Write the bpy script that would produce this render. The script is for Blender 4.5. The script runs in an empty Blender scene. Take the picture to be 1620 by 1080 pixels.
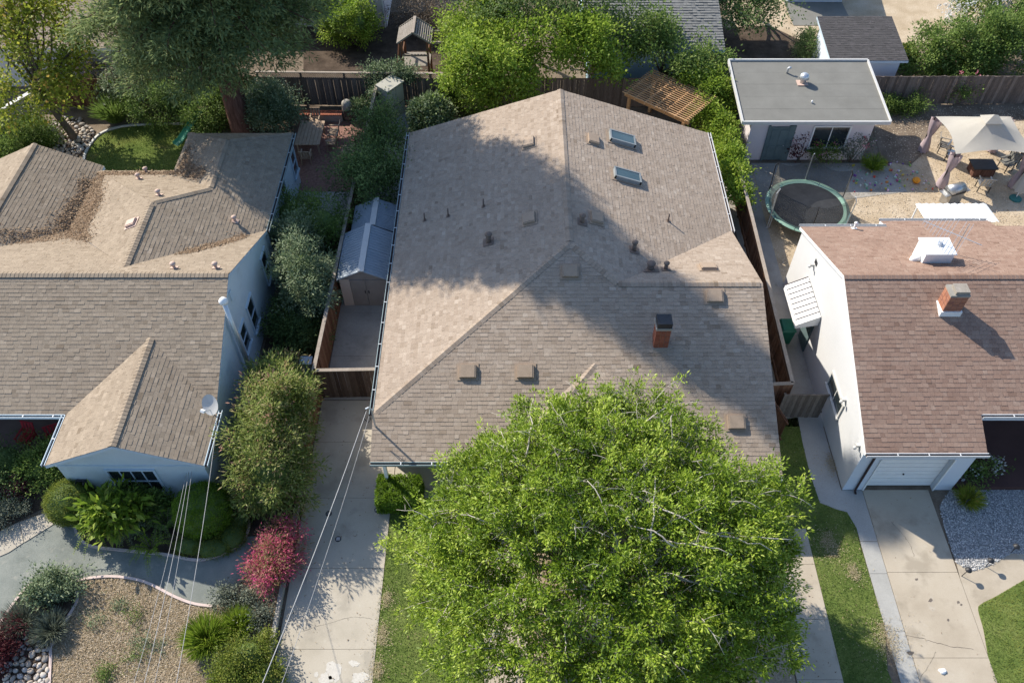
import bpy, math, random
import numpy as np
from mathutils import Vector, Matrix, noise
R = math.radians
random.seed(7)
rng = np.random.default_rng(7)
scene = bpy.context.scene
COL = scene.collection

# ---------------------------------------------------------------- camera
CAM_H, FOC = 28.0, 1320.0
PITCH = math.atan(1590 / FOC)
SP, CP = math.sin(PITCH), math.cos(PITCH)
cd = bpy.data.cameras.new('camera')
cam = bpy.data.objects.new('camera', cd)
COL.objects.link(cam)
cam.location = (0, 0, CAM_H)
cam.rotation_euler = (math.pi / 2 - PITCH, 0, 0)
cd.sensor_width = 36
cd.lens = 36 * FOC / 1620
cd.shift_x = -2 / 1620
cd.clip_end = 600
scene.camera = cam

# ---------------------------------------------------------------- sky and sun
SUN_EL = R(37.3)
SUN_AZ = (-0.76, 0.65)          # where the sun stands, seen from above
world = bpy.data.worlds.new('World')
scene.world = world
world.use_nodes = True
wn = world.node_tree.nodes
sky = wn.new('ShaderNodeTexSky')
sky.sky_type = 'NISHITA'
sky.sun_disc = False
sky.sun_elevation = SUN_EL
sky.sun_rotation = math.atan2(SUN_AZ[0], SUN_AZ[1])
sky.air_density = 1.0
sky.dust_density = 1.0
sky.ozone_density = 4.0
wn['Background'].inputs['Strength'].default_value = 0.134
world.node_tree.links.new(sky.outputs[0], wn['Background'].inputs[0])
sd = bpy.data.lights.new('sun', 'SUN')
sd.energy = 4.45
sd.angle = R(0.55)
sd.color = (1.0, 0.93, 0.82)
sun = bpy.data.objects.new('sun', sd)
COL.objects.link(sun)
_d = Vector((SUN_AZ[0], SUN_AZ[1], 0)).normalized() * math.cos(SUN_EL) + Vector((0, 0, math.sin(SUN_EL)))
sun.rotation_euler = _d.to_track_quat('Z', 'Y').to_euler()
sun.location = (-40, 40, 60)
vs = scene.view_settings
vs.view_transform = 'Standard'
vs.look = 'None'
vs.exposure = 0.70
vs.gamma = 1
scene.cycles.max_bounces = 8
scene.cycles.transparent_max_bounces = 12
scene.cycles.use_adaptive_sampling = True
scene.cycles.use_denoising = True
scene.cycles.denoising_prefilter = 'NONE'
scene.cycles.adaptive_threshold = 0.006
scene.cycles.sample_clamp_indirect = 6

# ---------------------------------------------------------------- survey: photo point -> place on a known plane
def G(px, py, z=0.0):
    u, v = px - 812, py - 540
    t = (CAM_H - z) / (FOC * SP + v * CP)
    return Vector((u * t, (FOC * CP - v * SP) * t, z))
def g2(px, py, z=0.0):
    p = G(px, py, z)
    return (p.x, p.y)
def gs(pts, z=0.0):
    return [g2(a, b, z) for a, b in pts]
def smooth(pts, k=6, closed=True):
    """Catmull-Rom through 2-D points"""
    n = len(pts); out = []
    P = [Vector(p) for p in pts]
    rngi = range(n if closed else n - 1)
    for i in rngi:
        if closed:
            a, b, c, d = P[i - 1], P[i], P[(i + 1) % n], P[(i + 2) % n]
        else:
            a, b, c, d = P[max(i - 1, 0)], P[i], P[i + 1], P[min(i + 2, n - 1)]
        for j in range(k):
            t = j / k
            q = 0.5 * ((2 * b) + (c - a) * t + (2 * a - 5 * b + 4 * c - d) * t * t + (3 * b - a - 3 * c + d) * t ** 3)
            out.append(tuple(q))
    if not closed:
        out.append(tuple(P[-1]))
    return out

# ---------------------------------------------------------------- materials
def mat(name, cols, src='noise', scale=2.0, rough=0.85, bump=0.0, bscale=30.0, fine=0.12, fscale=25.0,
        spec=0.25, metal=0.0, trans=0.0, alpha=1.0, drough=0.0, detail=5.0, stain=None, stretch=None, lo=0.3, hi=0.7):
    m = bpy.data.materials.new(name)
    m.use_nodes = True
    nt = m.node_tree
    N, L = nt.nodes, nt.links
    bs = N['Principled BSDF']
    geo = N.new('ShaderNodeNewGeometry')
    pos = geo.outputs['Position']
    if stretch:
        vm = N.new('ShaderNodeVectorMath'); vm.operation = 'MULTIPLY'
        vm.inputs[1].default_value = stretch
        L.new(pos, vm.inputs[0]); pos = vm.outputs[0]
    def tex(sc, det=5.0, w=None):
        t = N.new('ShaderNodeTexNoise')
        t.inputs['Scale'].default_value = sc
        t.inputs['Detail'].default_value = det
        t.inputs['Roughness'].default_value = 0.6
        L.new(pos, t.inputs['Vector'])
        return t.outputs['Fac']
    if src == 'noise':
        fac = tex(scale, detail)
    elif src == 'tint':
        a = N.new('ShaderNodeAttribute'); a.attribute_name = 'tint'
        fac = a.outputs['Fac']; lo, hi = 0.0, 1.0
    else:
        a = N.new('ShaderNodeObjectInfo'); fac = a.outputs['Random']; lo, hi = 0.0, 1.0
    ramp = N.new('ShaderNodeValToRGB')
    el = ramp.color_ramp.elements
    n = len(cols)
    if n == 1:
        cols = [cols[0], cols[0]]; n = 2
    while len(el) < n:
        el.new(0.5)
    for i, c in enumerate(cols):
        el[i].position = lo + (hi - lo) * i / (n - 1)
        el[i].color = (*c, 1)
    L.new(fac, ramp.inputs['Fac'])
    col = ramp.outputs['Color']
    if fine:
        f = tex(fscale, 4)
        mr = N.new('ShaderNodeMapRange')
        mr.inputs['From Min'].default_value = 0.25; mr.inputs['From Max'].default_value = 0.75
        mr.inputs['To Min'].default_value = 1 - fine; mr.inputs['To Max'].default_value = 1 + fine
        L.new(f, mr.inputs['Value'])
        mx = N.new('ShaderNodeVectorMath'); mx.operation = 'SCALE'
        L.new(col, mx.inputs[0]); L.new(mr.outputs[0], mx.inputs['Scale'])
        col = mx.outputs[0]
    for st in (stain or []):
        sc_, colr, th, soft, amt = st
        f = tex(sc_, 6)
        mr = N.new('ShaderNodeMapRange'); mr.interpolation_type = 'SMOOTHSTEP'
        mr.inputs['From Min'].default_value = th; mr.inputs['From Max'].default_value = th + soft
        mr.inputs['To Max'].default_value = amt
        L.new(f, mr.inputs['Value'])
        mx = N.new('ShaderNodeMix'); mx.data_type = 'RGBA'
        L.new(mr.outputs[0], mx.inputs['Factor']); L.new(col, mx.inputs['A'])
        mx.inputs['B'].default_value = (*colr, 1)
        col = mx.outputs['Result']
    L.new(col, bs.inputs['Base Color'])
    bs.inputs['Roughness'].default_value = rough
    bs.inputs['Specular IOR Level'].default_value = spec
    bs.inputs['Metallic'].default_value = metal
    if drough: bs.inputs['Diffuse Roughness'].default_value = drough
    if bump:
        b = N.new('ShaderNodeBump'); b.inputs['Strength'].default_value = bump
        b.inputs['Distance'].default_value = 0.03
        L.new(tex(bscale, 5), b.inputs['Height']); L.new(b.outputs[0], bs.inputs['Normal'])
    out = N['Material Output']
    last = bs.outputs[0]
    if trans:
        tr = N.new('ShaderNodeBsdfTranslucent'); L.new(col, tr.inputs['Color'])
        ms = N.new('ShaderNodeMixShader'); ms.inputs[0].default_value = trans
        L.new(last, ms.inputs[1]); L.new(tr.outputs[0], ms.inputs[2]); last = ms.outputs[0]
    if alpha < 1:
        tp = N.new('ShaderNodeBsdfTransparent')
        ms = N.new('ShaderNodeMixShader'); ms.inputs[0].default_value = alpha
        L.new(tp.outputs[0], ms.inputs[1]); L.new(last, ms.inputs[2]); last = ms.outputs[0]
    L.new(last, out.inputs['Surface'])
    return m

# ---------------------------------------------------------------- objects
ORG = {}
def tag(o, label=None, cat=None, group=None, kind=None):
    if label: o['label'] = label
    if cat: o['category'] = cat
    if group: o['group'] = group
    if kind: o['kind'] = kind
    return o
def thing(name, label, cat, loc=(0, 0, 0), group=None, rz=0.0):
    o = bpy.data.objects.new(name, None)
    COL.objects.link(o)
    o.location = loc; o.rotation_euler = (0, 0, rz)
    o.empty_display_size = 0.2
    ORG[o.name] = Vector(loc)
    return tag(o, label, cat, group)
def copy_tree(o, parent=None):
    c = o.copy(); COL.objects.link(c); c.parent = parent
    for ch in list(o.children):
        copy_tree(ch, c)
    return c
def link(name, me, parent=None, org=None):
    o = bpy.data.objects.new(name, me)
    COL.objects.link(o)
    if parent is not None:
        o.parent = parent
        ORG[o.name] = ORG.get(parent.name, Vector())
    else:
        o.location = org if org is not None else (0, 0, 0)
        ORG[o.name] = Vector(o.location)
    return o
def np_mesh(name, V, F, material, tint=None, smooth_=False):
    """V (n,3), F (m,k) arrays"""
    me = bpy.data.meshes.new(name)
    k = F.shape[1]; m = len(F)
    me.vertices.add(len(V)); me.vertices.foreach_set('co', np.ascontiguousarray(V, np.float32).ravel())
    me.loops.add(m * k); me.loops.foreach_set('vertex_index', F.astype(np.int32).ravel())
    me.polygons.add(m)
    me.polygons.foreach_set('loop_start', np.arange(0, m * k, k, dtype=np.int32))
    me.polygons.foreach_set('loop_total', np.full(m, k, np.int32))
    if smooth_: me.polygons.foreach_set('use_smooth', np.ones(m, bool))
    if tint is not None:
        at = me.attributes.new('tint', 'FLOAT', 'FACE')
        at.data.foreach_set('value', np.ascontiguousarray(tint, np.float32))
    me.update(calc_edges=True)
    me.materials.append(material)
    return me

class MB:
    def __init__(s):
        s.v = []; s.f = []; s.t = []; s.tint = 0.5
    def add(s, vs_, fs_, t=None):
        b = len(s.v)
        s.v += [tuple(p) for p in vs_]
        for f in fs_:
            s.f.append(tuple(i + b for i in f)); s.t.append(s.tint if t is None else t)
        return s
    def poly(s, pts, t=None):
        return s.add(pts, [tuple(range(len(pts)))], t)
    def hexa(s, p, t=None):
        return s.add(p, [(3, 2, 1, 0), (4, 5, 6, 7), (0, 1, 5, 4), (1, 2, 6, 5), (2, 3, 7, 6), (3, 0, 4, 7)], t)
    def box(s, x0, x1, y0, y1, z0, z1, t=None):
        return s.hexa([(x0, y0, z0), (x1, y0, z0), (x1, y1, z0), (x0, y1, z0),
                       (x0, y0, z1), (x1, y0, z1), (x1, y1, z1), (x0, y1, z1)], t)
    def obox(s, c, d, M=None, t=None):
        M = M or Matrix.Identity(3)
        c = Vector(c); hx, hy, hz = d[0] / 2, d[1] / 2, d[2] / 2
        return s.hexa([c + M @ Vector(q) for q in ((-hx, -hy, -hz), (hx, -hy, -hz), (hx, hy, -hz), (-hx, hy, -hz),
                                                   (-hx, -hy, hz), (hx, -hy, hz), (hx, hy, hz), (-hx, hy, hz))], t)
    def beam(s, p, q, w, h, t=None, up=(0, 0, 1)):
        p, q = Vector(p), Vector(q)
        d = (q - p).normalized(); sx = d.cross(Vector(up))
        if sx.length < 1e-4: sx = d.cross(Vector((0, 1, 0)))
        sx.normalize(); u = sx.cross(d)
        a, b = sx * w / 2, u * h / 2
        return s.hexa([p - a - b, p + a - b, q + a - b, q - a - b, p - a + b, p + a + b, q + a + b, q - a + b], t)
    def tube(s, pts, r, n=7, cap=True, t=None):
        pts = [Vector(p) for p in pts]
        rr = r if isinstance(r, (list, tuple)) else [r] * len(pts)
        V = []; F = []; ref = None
        for i, p in enumerate(pts):
            d = (pts[min(i + 1, len(pts) - 1)] - pts[max(i - 1, 0)])
            d = d.normalized() if d.length > 1e-9 else Vector((0, 0, 1))
            if ref is None:
                ref = d.orthogonal().normalized()
            else:
                ref = (ref - d * ref.dot(d))
                ref = ref.normalized() if ref.length > 1e-6 else d.orthogonal().normalized()
            b = d.cross(ref)
            for j in range(n):
                a = 2 * math.pi * j / n
                V.append(p + (ref * math.cos(a) + b * math.sin(a)) * rr[i])
        for i in range(len(pts) - 1):
            for j in range(n):
                k = (j + 1) % n
                F.append((i * n + j, i * n + k, (i + 1) * n + k, (i + 1) * n + j))
        if cap:
            F.append(tuple(range(n - 1, -1, -1))); F.append(tuple((len(pts) - 1) * n + j for j in range(n)))
        return s.add(V, F, t)
    def lathe(s, c, prof, n=16, t=None):
        c = Vector(c); V = []; F = []
        for r_, z in prof:
            for j in range(n):
                a = 2 * math.pi * j / n
                V.append(c + Vector((r_ * math.cos(a), r_ * math.sin(a), z)))
        for i in range(len(prof) - 1):
            for j in range(n):
                k = (j + 1) % n
                F.append((i * n + j, i * n + k, (i + 1) * n + k, (i + 1) * n + j))
        F.append(tuple(range(n - 1, -1, -1))); F.append(tuple((len(prof) - 1) * n + j for j in range(n)))
        return s.add(V, F, t)
    def prism(s, poly, z0, z1, t=None):
        n = len(poly)
        V = [(p[0], p[1], z0) for p in poly] + [(p[0], p[1], z1) for p in poly]
        F = [tuple(range(n - 1, -1, -1)), tuple(range(n, 2 * n))]
        F += [(i, (i + 1) % n, n + (i + 1) % n, n + i) for i in range(n)]
        return s.add(V, F, t)
    def slab(s, pts, dz, t=None):
        """3-D polygon pushed down by dz"""
        n = len(pts)
        V = [tuple(p) for p in pts] + [(p[0], p[1], p[2] - dz) for p in pts]
        F = [tuple(range(n)), tuple(range(2 * n - 1, n - 1, -1))]
        F += [(i, n + i, n + (i + 1) % n, (i + 1) % n) for i in range(n)]
        return s.add(V, F, t)
    def ball(s, c, r, n=10, m=7, jit=0.0, t=None):
        c = Vector(c); r = (r, r, r) if not isinstance(r, (tuple, list)) else r
        V = [c + Vector((0, 0, r[2]))]
        for i in range(1, m):
            a = math.pi * i / m
            for j in range(n):
                b = 2 * math.pi * (j + 0.5 * (i % 2)) / n
                k = 1 + random.uniform(-jit, jit)
                V.append(c + Vector((r[0] * math.sin(a) * math.cos(b) * k, r[1] * math.sin(a) * math.sin(b) * k, r[2] * math.cos(a) * k)))
        V.append(c - Vector((0, 0, r[2])))
        F = [(0, 1 + j, 1 + (j + 1) % n) for j in range(n)]
        for i in range(m - 2):
            for j in range(n):
                k = (j + 1) % n
                F.append((1 + i * n + j, 1 + (i + 1) * n + j, 1 + (i + 1) * n + k, 1 + i * n + k))
        q = len(V) - 1; b0 = 1 + (m - 2) * n
        F += [(q, b0 + (j + 1) % n, b0 + j) for j in range(n)]
        return s.add(V, F, t)
    def mesh(s, name, material, org=(0, 0, 0), smooth_=False):
        me = bpy.data.meshes.new(name)
        o = Vector(org)
        me.from_pydata([(p[0] - o.x, p[1] - o.y, p[2] - o.z) for p in s.v], [], s.f)
        at = me.attributes.new('tint', 'FLOAT', 'FACE')
        at.data.foreach_set('value', s.t)
        if smooth_:
            for p in me.polygons: p.use_smooth = True
        me.materials.append(material)
        me.update()
        return me
    def build(s, name, material, parent=None, smooth_=False, org=None):
        o = ORG.get(parent.name, Vector()) if parent is not None else Vector(org or (0, 0, 0))
        return link(name, s.mesh(name, material, o, smooth_), parent, o)

def box_part(name, m, parent, *b):
    return MB().box(*b).build(name, m, parent)
def sheet(name, pts, z, m, label, cat='ground', kind='structure', thick=0.0):
    mb = MB()
    if thick: mb.prism(pts, z - thick, z)
    else: mb.poly([(p[0], p[1], z) for p in pts])
    return tag(mb.build(name, m), label, cat, None, kind)
def in_poly(P, poly):
    x, y = P[:, 0], P[:, 1]; c = np.zeros(len(P), bool)
    n = len(poly)
    for i in range(n):
        x0, y0 = poly[i]; x1, y1 = poly[i - 1]
        if y0 == y1: continue
        m_ = ((y0 > y) != (y1 > y)) & (x < (x1 - x0) * (y - y0) / (y1 - y0) + x0)
        c ^= m_
    return c
def sample_poly(poly, n):
    a = np.array(poly); lo, hi = a.min(0), a.max(0); out = []; tot = 0
    while tot < n:
        p = rng.uniform(lo, hi, (n * 2, 2)); p = p[in_poly(p, poly)]
        out.append(p); tot += len(p)
        if tot == 0 and len(out) > 5: break
    return np.concatenate(out)[:n]
def unit(a):
    return a / np.maximum(np.linalg.norm(a, axis=1, keepdims=True), 1e-9)
def rhombs(pos, d, nrm, L, W, bend=0.0):
    """leaf-shaped quads"""
    n = len(pos)
    sd_ = unit(np.cross(d, nrm)); up_ = np.cross(sd_, d)
    L = np.broadcast_to(L, n)[:, None]; W = np.broadcast_to(W, n)[:, None]
    mid = pos + d * L * 0.45 + up_ * L * bend
    V = np.stack([pos, mid + sd_ * W * 0.5, pos + d * L, mid - sd_ * W * 0.5], 1).reshape(-1, 3)
    F = np.arange(n * 4).reshape(n, 4)
    return V, F
def chips(name, poly, n, size, m, z=0.0, jit=0.0, parent=None, label=None, cat=None, zf=None, flat=0.35, asp=(0.35, 0.9), kind='stuff'):
    """loose flat pieces lying about in an area: mulch, gravel, fallen leaves"""
    p = sample_poly(poly, n)
    if jit: p = p + rng.normal(0, 1, (n, 2)) * jit * rng.exponential(1, (n, 1))
    zz = np.full(n, z) if zf is None else zf(p[:, 0], p[:, 1])
    pos = np.c_[p, zz + rng.uniform(0.005, 0.03, n)]
    a = rng.uniform(0, 2 * np.pi, n)
    d = unit(np.c_[np.cos(a), np.sin(a), rng.normal(0, flat * 0.5, n)])
    nr = unit(np.c_[rng.normal(0, flat, (n, 2)), np.ones(n)])
    L = rng.uniform(*size, n)
    V, F = rhombs(pos, d, nr, L, L * rng.uniform(*asp, n))
    o = link(name, np_mesh(name, V - np.array(ORG.get(parent.name, Vector()) if parent else (0, 0, 0)), F, m, rng.uniform(0, 1, n)), parent)
    return tag(o, label, cat, None, kind)
def blades(name, poly, n, h, m, z=0.0, label=None, cat='grass', parent=None, lean=0.5, w=0.02):
    p = sample_poly(poly, n)
    pos = np.c_[p, np.full(n, z)]
    d = unit(np.c_[rng.normal(0, lean, (n, 2)), np.ones(n)])
    nr = unit(rng.normal(0, 1, (n, 3)))
    V, F = rhombs(pos, d, nr, rng.uniform(h * 0.5, h, n), w)
    pat = np.array([noise.noise((q[0] * 0.9, q[1] * 0.9, 3.3)) for q in p]) * 0.75 + 0.42
    t = np.clip(pat + rng.normal(0, 0.16, n), 0, 1)
    o = link(name, np_mesh(name, V, F, m, t), parent)
    return tag(o, label, cat, None, 'stuff')
# ---------------------------------------------------------------- palette
M = {}
def shingle_mat(name, cols, rough=0.95):
    return mat(name, cols, src='tint', rough=rough, fine=0.14, fscale=18, spec=0.08, bump=0.25, bscale=90,
               stain=[(0.35, tuple(c * 0.80 for c in cols[1]), 0.52, 0.2, 0.35), (1.6, tuple(c * 0.78 for c in cols[1]), 0.56, 0.15, 0.3), (0.8, tuple(min(c * 1.15, 1) for c in cols[2]), 0.56, 0.15, 0.3)])
M['shingle_tan'] = shingle_mat('tan roof shingle', [(0.228, 0.174, 0.126), (0.322, 0.254, 0.194), (0.374, 0.302, 0.235), (0.447, 0.372, 0.296)])
M['shingle_brown'] = shingle_mat('weathered brown roof shingle', [(0.205, 0.158, 0.111), (0.282, 0.226, 0.167), (0.33, 0.267, 0.198), (0.40, 0.326, 0.246)])
M['shingle_red'] = shingle_mat('red brown roof shingle', [(0.19, 0.12, 0.088), (0.262, 0.172, 0.13), (0.305, 0.21, 0.16), (0.345, 0.255, 0.20)])
M['shingle_grey'] = shingle_mat('grey roof shingle', [(0.14, 0.14, 0.135), (0.19, 0.19, 0.18), (0.24, 0.24, 0.225)])
M['shingle_dark'] = shingle_mat('charcoal roof shingle', [(0.06, 0.056, 0.055), (0.085, 0.08, 0.078), (0.11, 0.10, 0.10)])
M['roll_roof'] = mat('grey roll roofing', [(0.17, 0.165, 0.145), (0.215, 0.21, 0.185)], scale=0.8, rough=0.95, fine=0.1, fscale=40)
M['wall_grey'] = mat('blue grey stucco', [(0.50, 0.58, 0.61), (0.56, 0.64, 0.67)], scale=0.7, fine=0.06, bump=0.3, bscale=60, stain=[(0.8, (0.38, 0.43, 0.45), 0.52, 0.2, 0.5)])
M['wall_white'] = mat('white stucco', [(0.57, 0.57, 0.565), (0.62, 0.62, 0.61)], scale=0.5, fine=0.03, bump=0.2, bscale=60,
                      stain=[(0.5, (0.49, 0.475, 0.45), 0.60, 0.25, 0.5)])
M['wall_pink'] = mat('pale mauve stucco', [(0.62, 0.56, 0.57), (0.68, 0.62, 0.62)], scale=0.6, fine=0.04, bump=0.15, bscale=60)
M['wall_beige'] = mat('beige stucco', [(0.46, 0.42, 0.36), (0.52, 0.48, 0.41)], scale=0.6, fine=0.05, bump=0.15, bscale=60)
M['wall_blue'] = mat('pale blue siding', [(0.56, 0.61, 0.67), (0.62, 0.67, 0.73)], scale=0.6, fine=0.04)
M['wall_sky'] = mat('light blue board wall', [(0.42, 0.58, 0.66), (0.47, 0.63, 0.71)], scale=0.6, fine=0.04)
M['white'] = mat('white paint', [(0.76, 0.76, 0.74), (0.81, 0.81, 0.79)], scale=3, fine=0.03, rough=0.55)
M['trim_blue'] = mat('pale blue trim paint', [(0.46, 0.56, 0.62), (0.52, 0.62, 0.68)], scale=3, fine=0.03, rough=0.55)
M['trim_grey'] = mat('light grey paint', [(0.52, 0.51, 0.48), (0.58, 0.57, 0.54)], scale=3, fine=0.05, rough=0.6)
M['gutter'] = mat('grey green gutter metal', [(0.23, 0.29, 0.29), (0.30, 0.37, 0.37)], scale=3, fine=0.05, rough=0.5, spec=0.4)
M['gutter_white'] = mat('white gutter metal', [(0.52, 0.53, 0.53), (0.60, 0.61, 0.61)], scale=3, fine=0.03, rough=0.5)
M['gutter_dark'] = mat('dark gutter trough', [(0.045, 0.03, 0.03), (0.075, 0.05, 0.045)], scale=4, rough=0.9)  # near-black brown for trough floors, also the downpipe and awning ribs
M['vent_tan'] = mat('tan painted metal', [(0.31, 0.235, 0.17), (0.36, 0.275, 0.20)], scale=5, rough=0.7, fine=0.08)
M['vent_pink'] = mat('pinkish painted metal', [(0.50, 0.36, 0.29), (0.58, 0.43, 0.35)], scale=5, rough=0.7, fine=0.08)
M['pipe_brown'] = mat('brown painted pipe', [(0.15, 0.11, 0.085), (0.20, 0.15, 0.12)], scale=6, rough=0.7)
M['galv'] = mat('galvanised metal', [(0.52, 0.54, 0.55), (0.64, 0.66, 0.67)], scale=5, rough=0.4, metal=0.6, spec=0.5)
M['steel'] = mat('brushed steel', [(0.42, 0.42, 0.41), (0.52, 0.52, 0.51)], scale=5, rough=0.35, metal=0.8, spec=0.5)
M['black'] = mat('black metal', [(0.02, 0.02, 0.022), (0.035, 0.035, 0.037)], scale=5, rough=0.5, spec=0.4)
M['rubber'] = mat('black trampoline mat', [(0.03, 0.031, 0.034), (0.05, 0.052, 0.055)], scale=2, rough=0.6)
M['net'] = mat('black netting', [(0.07, 0.07, 0.066)], rough=0.8, alpha=0.5, fine=0)
M['pad_green'] = mat('faded green pad vinyl', [(0.17, 0.30, 0.235), (0.27, 0.40, 0.325)], scale=1.6, rough=0.6, fine=0.08)
M['glass'] = mat('dark window glass', [(0.012, 0.018, 0.022), (0.03, 0.04, 0.045)], scale=1.2, rough=0.08, spec=0.8, fine=0)
M['glass_sky'] = mat('skylight glass', [(0.055, 0.095, 0.11), (0.085, 0.13, 0.145)], scale=1.2, rough=0.2, spec=0.35, fine=0)
M['brick_red'] = mat('red brick', [(0.27, 0.085, 0.05), (0.34, 0.12, 0.07), (0.24, 0.10, 0.07)], src='rand', rough=0.9, fine=0.2, fscale=30)
M['brick_orange'] = mat('orange brick', [(0.34, 0.14, 0.08), (0.41, 0.19, 0.115), (0.28, 0.125, 0.085)], src='rand', rough=0.9, fine=0.2, fscale=30)
M['mortar'] = mat('brick mortar', [(0.30, 0.28, 0.25), (0.36, 0.34, 0.30)], scale=8, rough=0.95)
M['fence_dark'] = mat('weathered dark fence board', [(0.105, 0.085, 0.072), (0.15, 0.122, 0.105), (0.20, 0.165, 0.142)], src='rand', rough=0.95, fine=0.3, fscale=9, stretch=(3, 3, 0.6), spec=0.1)
M['fence_brown'] = mat('dark brown fence board', [(0.055, 0.036, 0.027), (0.085, 0.056, 0.042), (0.12, 0.085, 0.065)], src='rand', rough=0.95, fine=0.3, fscale=9, stretch=(3, 3, 0.6), spec=0.1)
M['straw'] = mat('dry straw', [(0.26, 0.205, 0.115), (0.37, 0.30, 0.18), (0.50, 0.42, 0.28)], src='tint', rough=0.95, fine=0.1, spec=0.1)
M['sky_frame'] = mat('dull skylight frame', [(0.22, 0.24, 0.24), (0.28, 0.30, 0.30)], scale=3, rough=0.5, fine=0.05)
M['fence_grey'] = mat('silvered fence board', [(0.14, 0.118, 0.098), (0.20, 0.172, 0.145), (0.255, 0.22, 0.185)], src='rand', rough=0.95, fine=0.3, fscale=9, stretch=(3, 3, 0.6), spec=0.1)
M['fence_red'] = mat('red brown fence board', [(0.12, 0.06, 0.038), (0.17, 0.088, 0.055), (0.22, 0.125, 0.08)], src='rand', rough=0.95, fine=0.3, fscale=9, stretch=(3, 3, 0.6), spec=0.1)
M['fence_cap'] = mat('pale weathered cap rail', [(0.27, 0.225, 0.18), (0.35, 0.30, 0.25)], scale=3, rough=0.95, fine=0.2, fscale=20)
M['cedar'] = mat('new cedar', [(0.46, 0.26, 0.12), (0.58, 0.36, 0.19)], src='rand', rough=0.8, fine=0.18, fscale=14)
M['teak'] = mat('weathered teak', [(0.34, 0.24, 0.16), (0.43, 0.32, 0.23)], scale=5, rough=0.8, fine=0.15)
M['oldwood'] = mat('grey old timber', [(0.24, 0.21, 0.17), (0.33, 0.295, 0.25)], scale=4, rough=0.9, fine=0.2)
M['concrete'] = mat('pale driveway concrete', [(0.37, 0.33, 0.26), (0.43, 0.385, 0.31), (0.46, 0.415, 0.335)], scale=0.55, rough=0.92, fine=0.07, fscale=30,
                    stain=[(0.9, (0.26, 0.235, 0.19), 0.52, 0.16, 0.45), (2.4, (0.50, 0.47, 0.40), 0.62, 0.08, 0.4), (6.0, (0.22, 0.20, 0.17), 0.66, 0.1, 0.4)])
M['concrete_old'] = mat('stained old concrete', [(0.25, 0.235, 0.205), (0.34, 0.315, 0.275), (0.40, 0.37, 0.325)], scale=0.8, rough=0.95, fine=0.12, fscale=25,
                        stain=[(1.3, (0.15, 0.135, 0.115), 0.58, 0.15, 0.6)])
M['concrete_warm'] = mat('warm beige concrete', [(0.36, 0.305, 0.23), (0.43, 0.37, 0.285), (0.46, 0.405, 0.32)], scale=0.5, rough=0.93, fine=0.07, fscale=30,
                         stain=[(0.8, (0.26, 0.22, 0.165), 0.51, 0.16, 0.55), (2.6, (0.48, 0.44, 0.37), 0.6, 0.1, 0.35), (5.0, (0.18, 0.15, 0.12), 0.68, 0.08, 0.45)])
M['concrete_grey'] = mat('grey concrete strip', [(0.33, 0.325, 0.30), (0.41, 0.40, 0.37)], scale=0.8, rough=0.93, fine=0.1, fscale=25)
M['joint'] = mat('dark joint', [(0.05, 0.045, 0.04), (0.08, 0.07, 0.06)], scale=4)
M['fines'] = mat('grey green crushed stone path', [(0.155, 0.17, 0.15), (0.21, 0.225, 0.20), (0.265, 0.275, 0.24)], scale=0.9, rough=0.97, fine=0.14, fscale=22, bump=0.3, bscale=70,
                 stain=[(2.2, (0.36, 0.345, 0.29), 0.56, 0.15, 0.55), (0.6, (0.17, 0.185, 0.17), 0.5, 0.15, 0.5)])
M['soil'] = mat('dark garden soil', [(0.05, 0.037, 0.028), (0.085, 0.063, 0.047), (0.12, 0.09, 0.068)], scale=1.5, rough=1, fine=0.25, fscale=18, bump=0.5, bscale=25, spec=0.05)
M['dirt'] = mat('dry brown ground', [(0.13, 0.098, 0.07), (0.19, 0.148, 0.108), (0.25, 0.20, 0.15)], scale=0.9, rough=1, fine=0.2, fscale=14, bump=0.5, bscale=25, spec=0.05)
M['tan_gravel'] = mat('tan pea gravel', [(0.36, 0.28, 0.185), (0.45, 0.36, 0.25), (0.52, 0.43, 0.315)], scale=0.8, rough=1, fine=0.25, fscale=16, bump=0.4, bscale=40, spec=0.05)
M['mulch'] = mat('straw coloured mulch', [(0.27, 0.205, 0.135), (0.37, 0.29, 0.20), (0.44, 0.355, 0.255)], scale=1.2, rough=1, fine=0.3, fscale=12, bump=0.6, bscale=30, spec=0.05,
                 stain=[(0.7, (0.20, 0.17, 0.085), 0.55, 0.15, 0.5)])
M['mulch_chip'] = mat('bark chip', [(0.18, 0.125, 0.065), (0.31, 0.235, 0.14), (0.41, 0.315, 0.205), (0.49, 0.395, 0.275), (0.60, 0.51, 0.38)], src='tint', rough=0.95, fine=0.1, spec=0.1)
M['leaf_litter'] = mat('dry brown leaf litter', [(0.12, 0.08, 0.05), (0.20, 0.135, 0.085), (0.30, 0.205, 0.13), (0.40, 0.30, 0.20)], src='tint', rough=0.95, fine=0.1, spec=0.1)
M['gravel_blue'] = mat('blue grey gravel base', [(0.23, 0.235, 0.235), (0.34, 0.345, 0.345)], scale=12, rough=1, fine=0.3, fscale=25, bump=0.6, bscale=40)
M['gravel_bit'] = mat('mixed grey gravel', [(0.18, 0.18, 0.178), (0.37, 0.37, 0.365), (0.54, 0.53, 0.51), (0.74, 0.71, 0.66)], src='tint', rough=0.95, fine=0.1, spec=0.15)
M['tan_bit'] = mat('tan pebbles', [(0.33, 0.25, 0.17), (0.46, 0.37, 0.26), (0.62, 0.53, 0.41)], src='tint', rough=0.95, fine=0.1, spec=0.15)
M['paver'] = mat('red brick paving', [(0.19, 0.10, 0.078), (0.27, 0.15, 0.118), (0.33, 0.20, 0.16)], scale=7, rough=0.95, fine=0.2, fscale=12)
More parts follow.
